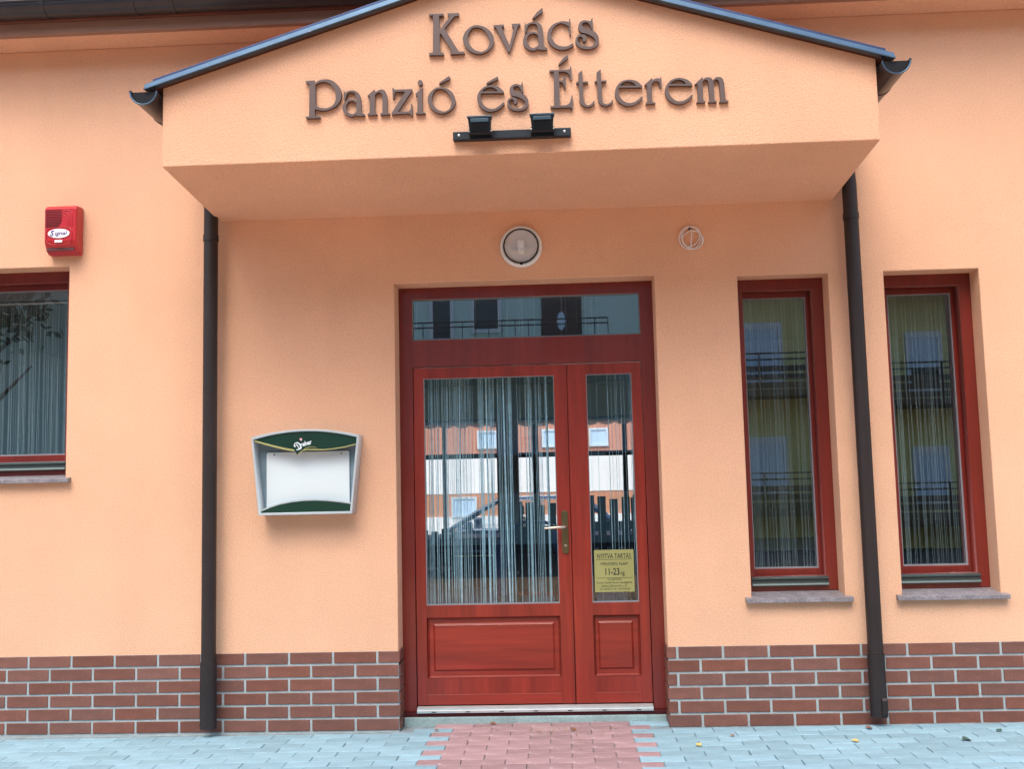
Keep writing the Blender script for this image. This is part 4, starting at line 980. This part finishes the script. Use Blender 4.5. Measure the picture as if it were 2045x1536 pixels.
for k in range(61):
    x = FX0 + (FX1 - FX0) * k / 60
    zz.append((x, 2.105 - 0.03 * abs(math.sin(k * math.pi / 4))))
child_at(plate("cloth", [[(FX0, 2.16), *zz, (FX1, 2.16)]], 6.93, 0.003, LACE, val), val)
child_at(MB().tube([(FX0 - 0.1, 6.93, 2.172), (FX1 + 0.1, 6.93, 2.172)], 0.014, 8).build("rod", CHAIRW, val), val)

def chair(x, y, rz, label, cloth=None, h=1.14):
    t = thing("chair", label, "chair", (x, y, FZ), "dining chairs inside the room")
    t.rotation_euler = (0, 0, rz)
    def b(name, x0, x1, y0, y1, z0, z1, mt, bev=0.004):
        return box(name, x0, x1, y0, y1, z0, z1, mt, t, bev)
    b("seat", -0.21, 0.21, -0.21, 0.21, 0.43, 0.47, CLOTHR if cloth else CHAIRW, 0.01)
    for sx in (-1, 1):
        b("leg", sx * 0.185 - 0.02, sx * 0.185 + 0.02, -0.20, -0.16, 0, 0.43, CHAIRW)
        MB().add([(sx * 0.185 - 0.02, 0.17, 0), (sx * 0.185 + 0.02, 0.17, 0), (sx * 0.185 + 0.02, 0.21, 0), (sx * 0.185 - 0.02, 0.21, 0),
                  (sx * 0.185 - 0.017, 0.25, h), (sx * 0.185 + 0.017, 0.25, h), (sx * 0.185 + 0.017, 0.28, h), (sx * 0.185 - 0.017, 0.28, h)],
                 [(0, 3, 2, 1), (4, 5, 6, 7), (0, 1, 5, 4), (1, 2, 6, 5), (2, 3, 7, 6), (3, 0, 4, 7)]).build("leg", CHAIRW, t, 0.004)
    def bar(nm, sx, w, z0, z1):
        y0, y1 = 0.18 + 0.075 * z0 / h, 0.18 + 0.075 * z1 / h
        MB().add([(sx - w, y0 + 0.012, z0), (sx + w, y0 + 0.012, z0), (sx + w, y0 + 0.030, z0), (sx - w, y0 + 0.030, z0),
                  (sx - w, y1 + 0.012, z1), (sx + w, y1 + 0.012, z1), (sx + w, y1 + 0.030, z1), (sx - w, y1 + 0.030, z1)],
                 [(0, 3, 2, 1), (4, 5, 6, 7), (0, 1, 5, 4), (1, 2, 6, 5), (2, 3, 7, 6), (3, 0, 4, 7)]).build(nm, CHAIRW, t, 0.003)
    for k, (sx, dz) in enumerate(((-0.105, 0.02), (0.0, 0.035), (0.105, 0.01))):
        bar("slat", sx, 0.036, 0.47, h - dz)
    b("cross_rail", -0.165, 0.165, 0.196, 0.250, h - 0.30, h - 0.23, CHAIRW)
    b("lower_rail", -0.165, 0.165, 0.190, 0.236, 0.55, 0.60, CHAIRW)
    return t
chair(0.46, 3.30, math.pi, "tall dark chair seen through the narrow door pane", h=1.19)
chair(0.86, 4.05, math.pi * 0.93, "dark chair half hidden at the right of the narrow door pane", h=1.16)
chair(-0.22, 3.75, math.pi * 1.04, "tall dark chair showing behind the door handle", h=1.14)
cb = chair(-0.13, 2.35, math.pi * 0.9, "dark chair with a red seat under the blue jacket", cloth=True, h=0.98)
chair(-1.25, 4.4, 0.25, "low dark chair deep in the room behind the wide door pane", h=0.86)
def jacket():
    t = thing("jacket", "blue jacket hung over a chair back, seen below the door handle", "jacket", (-0.13, 2.35, FZ + 0.5))
    mb = MB(Matrix.Translation((-0.13, 2.35, FZ)) @ Matrix.Rotation(math.pi * 0.9, 4, 'Z'))
    prof = [(-0.235, 0.40), (-0.25, 0.62), (-0.235, 0.84), (-0.16, 0.985), (-0.06, 1.02), (0.06, 1.02), (0.16, 0.985), (0.235, 0.84), (0.25, 0.62), (0.235, 0.40)]
    n = len(prof); vs = []; fs = []
    for j, (yy, s) in enumerate(((0.30, 0.97), (0.335, 1.0), (0.35, 0.95), (0.18, 0.97), (0.17, 0.9))):
        for (x, z) in prof:
            vs.append((x * s, yy + 0.012 * math.sin(x * 40 + j), z if j < 3 else max(z - 0.004, 0.62)))
    for j in range(4):
        for i in range(n - 1):
            fs.append((j * n + i, j * n + i + 1, (j + 1) * n + i + 1, (j + 1) * n + i))
    mb.add(vs, fs, True)
    child_at(mb.build("cloth", CLOTHB, t), t)
    for s in (-1, 1):
        sl2 = MB(Matrix.Translation((-0.13, 2.35, FZ)) @ Matrix.Rotation(math.pi * 0.9, 4, 'Z'))
        sl2.tube([(s * 0.19, 0.30, 0.93), (s * 0.26, 0.31, 0.78), (s * 0.27, 0.32, 0.58), (s * 0.25, 0.31, 0.44)], [0.06, 0.065, 0.055, 0.045], 10)
        child_at(sl2.build("sleeve", CLOTHB, t), t)
jacket()
def table(x, y, w, d, label):
    t = thing("table", label, "table", (x, y, FZ), "dark tables inside the room")
    box("top", -w / 2, w / 2, -d / 2, d / 2, 0.72, 0.755, CHAIRW, t, 0.004)
    for sx in (-1, 1):
        for sy in (-1, 1):
            box("leg", sx * (w / 2 - 0.06) - 0.03, sx * (w / 2 - 0.06) + 0.03, sy * (d / 2 - 0.06) - 0.03, sy * (d / 2 - 0.06) + 0.03, 0, 0.7195, CHAIRW, t, 0.003)
    box("apron", -w / 2 + 0.05, w / 2 - 0.05, -d / 2 + 0.05, d / 2 - 0.05, 0.63, 0.7195, CHAIRW, t)
table(-1.2, 5.0, 1.5, 0.8, "dark table inside, behind the wide door pane")
table(0.7, 5.0, 1.3, 0.8, "dark table inside, behind the narrow door pane")
# ================================================================== behind the house: a parked car and a house across the back street
def car():
    X0, YC, G = -2.92, 10.6, -0.32
    t = thing("car", "dark blue parked car seen through the door glass", "car", (X0 + 2.1, YC, G))
    T = Matrix.Translation((X0, YC, G))
    low = [(0.02, 0.28), (0.0, 0.52), (0.06, 0.62), (0.30, 0.70), (1.12, 0.94), (1.45, 0.99), (3.60, 0.99), (4.12, 0.93), (4.18, 0.70), (4.16, 0.30), (3.75, 0.22), (0.5, 0.20)]
    mb = MB(T)
    n = len(low)
    secs = [(-0.80, 0.93), (-0.86, 1.0), (-0.83, 1.0), (0.83, 1.0), (0.86, 1.0), (0.80, 0.93)]
    vs = []
    for j, (yy, s) in enumerate(((-0.84, 0.97), (-0.78, 1.0), (0.78, 1.0), (0.84, 0.97))):
        for x, z in low:
            vs.append((2.1 + (x - 2.1) * (1.0 if s == 1.0 else 0.975), yy, 0.55 + (z - 0.55) * s))
    fs = [(j * n + i, j * n + (i + 1) % n, (j + 1) * n + (i + 1) % n, (j + 1) * n + i) for j in range(3) for i in range(n)]
    fs += [tuple(range(n - 1, -1, -1)), tuple(range(3 * n, 4 * n))]
    mb.add(vs, fs)
    child_at(mb.build("body", CARPAINT, t, 0.03, 3), t)
    A, B, Cc, D = (1.20, 0.97), (2.00, 1.43), (3.15, 1.44), (3.85, 0.98)
    rf = MB(T)
    rf.add([(1.92, -0.60, 1.40), (3.2, -0.60, 1.41), (3.2, 0.60, 1.41), (1.92, 0.60, 1.40), (2.05, -0.54, 1.455), (3.05, -0.54, 1.465), (3.05, 0.54, 1.465), (2.05, 0.54, 1.455)],
           [(0, 3, 2, 1), (4, 5, 6, 7), (0, 1, 5, 4), (1, 2, 6, 5), (2, 3, 7, 6), (3, 0, 4, 7)])
    child_at(rf.build("roof", CARPAINT, t, 0.02), t)
    for s in (-1, 1):
        for pts, w in (([(1.15, s * 0.76, 0.95), (1.60, s * 0.69, 1.23), (1.95, s * 0.60, 1.415)], 0.035),
                       ([(2.55, s * 0.79, 0.97), (2.55, s * 0.62, 1.42)], 0.04),
                       ([(3.78, s * 0.76, 0.95), (3.55, s * 0.70, 1.2), (3.18, s * 0.60, 1.42)], 0.055)):
            child_at(MB(T).tube(pts, w, 8).build("pillar", CARPAINT, t), t)
        for q in ([(1.22, s * 0.755, 0.985), (2.52, s * 0.78, 0.985), (2.52, s * 0.635, 1.40), (1.95, s * 0.62, 1.40)],
                  [(2.58, s * 0.78, 0.985), (3.72, s * 0.755, 0.985), (3.2, s * 0.62, 1.40), (2.58, s * 0.635, 1.40)]):
            child_at(MB(T).add(q, [(0, 1, 2, 3)]).build("side_window", DOORGLASS, t), t)
    g = MB(T)
    g.add([(1.17, -0.73, 0.97), (1.17, 0.73, 0.97), (1.96, 0.58, 1.41), (1.96, -0.58, 1.41)], [(0, 1, 2, 3)])
    child_at(g.build("windscreen", DOORGLASS, t), t)
    g = MB(T)
    g.add([(3.80, -0.73, 0.97), (3.80, 0.73, 0.97), (3.2, 0.58, 1.41), (3.2, -0.58, 1.41)], [(0, 1, 2, 3)])
    child_at(g.build("rear_window", DOORGLASS, t), t)
    for wx in (0.82, 3.36):
        for s in (-1, 1):
            w = MB(T)
            w.lathe([(0.19, 0.0), (0.28, -0.01), (0.31, 0.03), (0.31, 0.15), (0.28, 0.19), (0.19, 0.18)], 'Y', (wx, 0.87 if s > 0 else -0.69, 0.31), 28)
            wo = child_at(w.build("wheel", TYRE, t), t)
            r = MB(T)
            r.lathe([(0.0, 0.16), (0.05, 0.165), (0.17, 0.15), (0.195, 0.17), (0.195, 0.02), (0.0, 0.02)], 'Y', (wx, 0.87 if s > 0 else -0.69, 0.31), 20)
            r.build("rim", RIM, wo)
    for s in (-1, 1):
        child_at(MB(T).box(-0.012, 0.14, s * 0.62 - 0.14, s * 0.62 + 0.14, 0.58, 0.70).build("headlight", LAMPG, t, 0.03), t)
        mm = MB(T)
        mm.box(1.42, 1.56, s * 0.93 - 0.08, s * 0.93 + 0.08, 0.98, 1.10)
        child_at(mm.build("mirror", CARPAINT, t, 0.03), t)
    for s in (-1, 1):
        sw = MB(T)
        sw.box(2.2, 2.32, s * 0.36 - 0.22, s * 0.36 + 0.22, 0.75, 1.12)
        sw.box(2.21, 2.31, s * 0.36 - 0.12, s * 0.36 + 0.12, 1.14, 1.30)
        child_at(sw.build("front_seat", CHAIRW, t, 0.03), t)
car()

def back_house():
    t = thing("timber_house", "sunlit house with salmon boarding and white walls beyond the far windows", "house", (-1, 26, -0.32))
    Y = 26.0
    P = lambda o: child_at(o, t)
    P(box("lower_wall", -9, 9, Y, Y + 8, -0.32, 1.02, HOUSEO, t))
    P(box("white_wall", -9, 9, Y - 0.02, Y + 8, 1.02, 2.14, HOUSEW, t))
    P(box("upper_wall", -9, 9, Y + 0.02, Y + 8, 2.14, 5.2, HOUSEP, t))
    cl = MB()
    for k in range(150):
        x = -9 + k * 0.12
        cl.box(x + 0.008, x + 0.112, Y - 0.03, Y + 0.03, 2.16, 5.2)
    P(stuff(cl.build("boarding", HOUSEP, t)))
    P(box("white_base", -9, 9, Y - 0.05, Y + 0.1, -0.32, 0.30, HOUSEW, t))
    for (a, b, c, d) in ((-2.60, -1.95, 2.42, 3.0), (0.95, 1.55, 2.42, 3.0), (-0.55, 0.1, 2.42, 3.0), (-5.2, -4.5, 2.42, 3.0), (-3.45, -2.65, 0.28, 0.92), (3.4, 4.1, 2.42, 3.0)):
        w = P(plate("window", [rect(a, b, c, d), rect(a + 0.07, b - 0.07, c + 0.07, d - 0.07)], Y - 0.09, 0.12, PVC, t))
        box("pane", a + 0.07, b - 0.07, Y - 0.06, Y - 0.04, c + 0.07, d - 0.07, SHUTTER, w)
    P(MB().prism_x([(Y - 0.6, 5.0), (Y + 4, 7.6), (Y + 8.6, 5.0), (Y + 8.6, 5.2), (Y + 4, 7.9), (Y - 0.6, 5.2)], -9.5, 9.5).build("roof", TILES, t))
back_house()
bush = thing("bush", "leafy green bush beside the parked car, low in the wide door pane", "bush", (-4.2, 16, -0.32))
def leaf_cloud(n, c, r, size, seed, squash=0.8):
    rg = random.Random(seed); mb = MB()
    cents = [Vector((rg.gauss(0, 0.5) * r[0], rg.gauss(0, 0.5) * r[1], rg.gauss(0, 0.45) * r[2])) for _ in range(max(6, n // 120))]
    for _ in range(n):
        q = rg.choice(cents)
        p = Vector(c) + q + Vector((rg.gauss(0, 0.22) * r[0], rg.gauss(0, 0.22) * r[1], rg.gauss(0, 0.22) * r[2]))
        d = Vector((rg.gauss(0, 1), rg.gauss(0, 1), rg.gauss(0, 1))).normalized()
        e = d.orthogonal().normalized()
        s = size * rg.uniform(0.6, 1.3)
        mb.add([p - d * s, p + e * s * 0.5, p + d * s, p - e * s * 0.5], [(0, 1, 2, 3)])
    return mb
child_at(leaf_cloud(900, (-4.2, 16, 0.35), (0.9, 0.7, 0.7), 0.09, 5).build("foliage", LEAF, bush), bush)
child_at(MB().tube([(-4.2, 16, -0.32), (-4.18, 16, 0.1), (-4.1, 16.05, 0.6)], [0.05, 0.04, 0.02], 8).build("stem", BARK, bush), bush)

# ================================================================== across the street (behind the viewer, mirrored in the glass)
def opposite():
    t = thing("apartment_block", "ochre apartment block with balconies mirrored in the narrow windows", "building", (4, -18, -0.1))
    P = lambda o: child_at(o, t)
    YB = -18.0
    P(box("wall", 2.9, 20, YB - 9, YB, -0.1, 10.2, OCHRE, t))
    P(box("side_wing", -30, 2.895, YB - 9, YB + 0.35, -0.1, 10.6, SAGE, t))
    def win(a, b, c, d, shut, face):
        w = P(plate("window", [rect(a, b, c, d), rect(a + 0.09, b - 0.09, c + 0.09, d - 0.16)], face, 0.10, PVC, t))
        box("pane", a + 0.09, b - 0.09, face, face + 0.03, c + 0.09, d - 0.16, DARKGL, w)
        if shut > 0:
            s = MB()
            hgt = (d - c - 0.25) * shut
            k = 0
            while k * 0.055 < hgt:
                z = d - 0.16 - k * 0.055
                s.box(a + 0.095, b - 0.095, face + 0.035, face + 0.06, z - 0.050, z)
                k += 1
            stuff(s.build("roller_shutter", SHUTTER, w))
    for fl in (0, 1, 2):
        zb = 0.55 + fl * 2.75
        for (a, b, sh) in ((4.40, 5.42, 1.0), (8.35, 9.20, 0.55 if fl == 1 else 1.0), (12.0, 12.95, 1.0)):
            if fl == 0:
                win(a, b, zb + 0.4, zb + 1.75, 1.0, YB)
            else:
                win(a, b, zb + 0.28, zb + 1.75, sh, YB)
        # balcony: slab, three boards and two rails
        bal = P(box("balcony_slab", 3.2, 14.5, YB + 0.001, YB + 1.15, zb - 0.10, zb + 0.04, BALC, t))
        for k in range(3):
            box("balcony_board", 3.2, 14.5, YB + 1.10, YB + 1.13, zb + 0.08 + k * 0.19, zb + 0.21 + k * 0.19, BALC, bal)
        for k in range(2):
            MB().tube([(3.2, YB + 1.12, zb + 0.74 + k * 0.14), (14.5, YB + 1.12, zb + 0.74 + k * 0.14)], 0.022, 6).build("rail", RAIL, bal)
        for k in range(9):
            box("post", 3.25 + k * 1.38, 3.29 + k * 1.38, YB + 1.06, YB + 1.098, zb + 0.04, zb + 0.90, RAIL, bal)
    f2 = YB + 0.35
    win(-3.05, -2.45, 4.75, 6.3, 0.0, f2)
    win(-2.05, -1.30, 4.95, 6.3, 0.35, f2)
    win(-5.6, -4.6, 4.85, 6.3, 0.6, f2)
    P(box("recess_panel", -0.34, 0.62, f2 + 0.001, f2 + 0.06, 4.3, 6.6, BALC, t))
    ow = P(plate("oval_window", [ell(0.13, 5.18, 0.10, 0.22, 28)], 0.0, 0.03, SHUTTER, t))
    ow.data.transform(Matrix.Translation((0, f2 + 0.06, 0)))
    for (a, b) in ((-7.5, -6.4), (-4.2, -3.2), (-1.6, -0.4), (1.0, 2.2)):
        win(a, b, 1.0, 2.6, 0.3, f2)
    MB_ = MB()
    for k in range(2):
        MB_.tube([(-3.4, f2 + 0.9, 4.98 + k * 0.12), (1.2, f2 + 0.9, 4.98 + k * 0.12)], 0.018, 6)
    for k in range(16):
        MB_.tube([(-3.4 + k * 0.3066, f2 + 0.9, 4.2), (-3.4 + k * 0.3066, f2 + 0.9, 5.1)], 0.012, 6)
    P(stuff(MB_.build("railing", RAIL, t)))
    P(box("balcony_slab", -3.5, 1.3, f2 + 0.001, f2 + 1.0, 4.02, 4.18, SAGE, t))
    P(box("eave", -30.5, 20.5, YB - 9.5, YB + 0.95, 10.7, 11.0, BALC, t))
    P(box("parapet", 2.9, 20, YB - 9, YB + 0.02, 10.2, 10.699, OCHRE, t))
opposite()
tree = thing("street_tree", "dark broad tree mirrored in the wide left window", "tree", (-13.4, -15.5, -0.1))
tr = MB()
tr.tube([(-13.4, -15.5, -0.1), (-13.35, -15.5, 1.5), (-13.45, -15.45, 3.0), (-13.3, -15.4, 4.6)], [0.24, 0.19, 0.15, 0.08], 10)
for a in range(6):
    d = Vector((math.cos(a * 1.05), math.sin(a * 1.05), 0))
    b0 = Vector((-13.43, -15.46, 2.6 + 0.25 * a))
    tr.tube([b0, b0 + d * 0.8 + Vector((0, 0, 0.7)), b0 + d * 1.7 + Vector((0, 0, 1.6))], [0.09, 0.06, 0.02], 6)
child_at(tr.build("trunk", BARK, tree), tree)
child_at(leaf_cloud(6000, (-13.4, -15.5, 7.0), (2.2, 2.0, 1.7), 0.14, 11).build("crown", LEAF, tree), tree)

# ================================================================== leaves and litter on the paving
def leaf(x, y, size, mt, label, rz, name="fallen_leaf"):
    n = 7; vs = []; fs = []
    for i in range(n):
        u = i / (n - 1)
        w = math.sin(math.pi * u ** 0.8) * 0.42 * size
        curl = 0.10 * size * math.sin(u * 2.6)
        vs += [(-w, (u - 0.5) * size, curl + 0.12 * w), (0, (u - 0.5) * size, curl - 0.02 * size), (w, (u - 0.5) * size, curl + 0.2 * w)]
    for i in range(n - 1):
        for k in range(2):
            fs.append((i * 3 + k, i * 3 + k + 1, i * 3 + k + 4, i * 3 + k + 3))
    me = MB().add(vs, fs, True).mesh(name)
    me.materials.append(mt)
    o = link(bpy.data.objects.new(name, me))
    o.location = (x, y, gz(x) + 0.006)
    o.rotation_euler = (0.1, -0.12, rz)
    return tag(o, label, "leaf", "fallen leaves on the paving")
leaf(0.674, -0.447, 0.038, LEAFY, "yellow fallen leaf on the grey pavers right of the red path", 0.5)
leaf(0.875, -0.274, 0.026, LEAFB, "tiny dark leaf on the pavers near the brick plinth", 1.1)
leaf(1.626, -0.160, 0.040, LEAFB, "brown fallen leaf lying by the foot of the right downpipe", 1.5)
leaf(2.037, -0.427, 0.056, LEAFG, "dark green fallen leaf at the far right of the paving", 1.9)
leaf(2.274, -0.255, 0.036, LEAFG, "small upright dark leaf near the far right plinth", 0.2)
leaf(-0.424, 0.075, 0.040, LEAFB, "dark curled leaf on the red pavers below the threshold", 1.4)
leaf(0.034, -0.083, 0.034, LEAFB, "brown leaf scrap amid the litter on the red path", 0.8)
leaf(-0.731, -0.058, 0.028, LEAFB, "brown leaf scrap at the left edge of the red path", 2.0)
leaf(1.478, -0.422, 0.040, LEAFY, "pale leaf on the grey pavers before the narrow window", 1.2)
lit = MB()
rl = random.Random(21)
for _ in range(170):
    if rl.random() < 0.6:
        x, y = rl.gauss(-0.02, 0.20), rl.gauss(-0.10, 0.05)
    else:
        x, y = rl.uniform(-0.75, 0.5), rl.uniform(-0.5, 0.08)
    if y > 0.09:
        continue
    s = rl.uniform(0.003, 0.011); a = rl.uniform(0, 6.3)
    z = gz(x) + 0.0025
    c, d = math.cos(a) * s, math.sin(a) * s
    lit.add([(x - c, y - d, z), (x + d * 0.4, y - c * 0.4, z + 0.002), (x + c, y + d, z + 0.001), (x - d * 0.4, y + c * 0.4, z + 0.003)], [(0, 1, 2, 3)])
tag(stuff(lit.build("dry_litter", LITTER)), "scattered dry leaf litter on the red paving before the door", "litter")
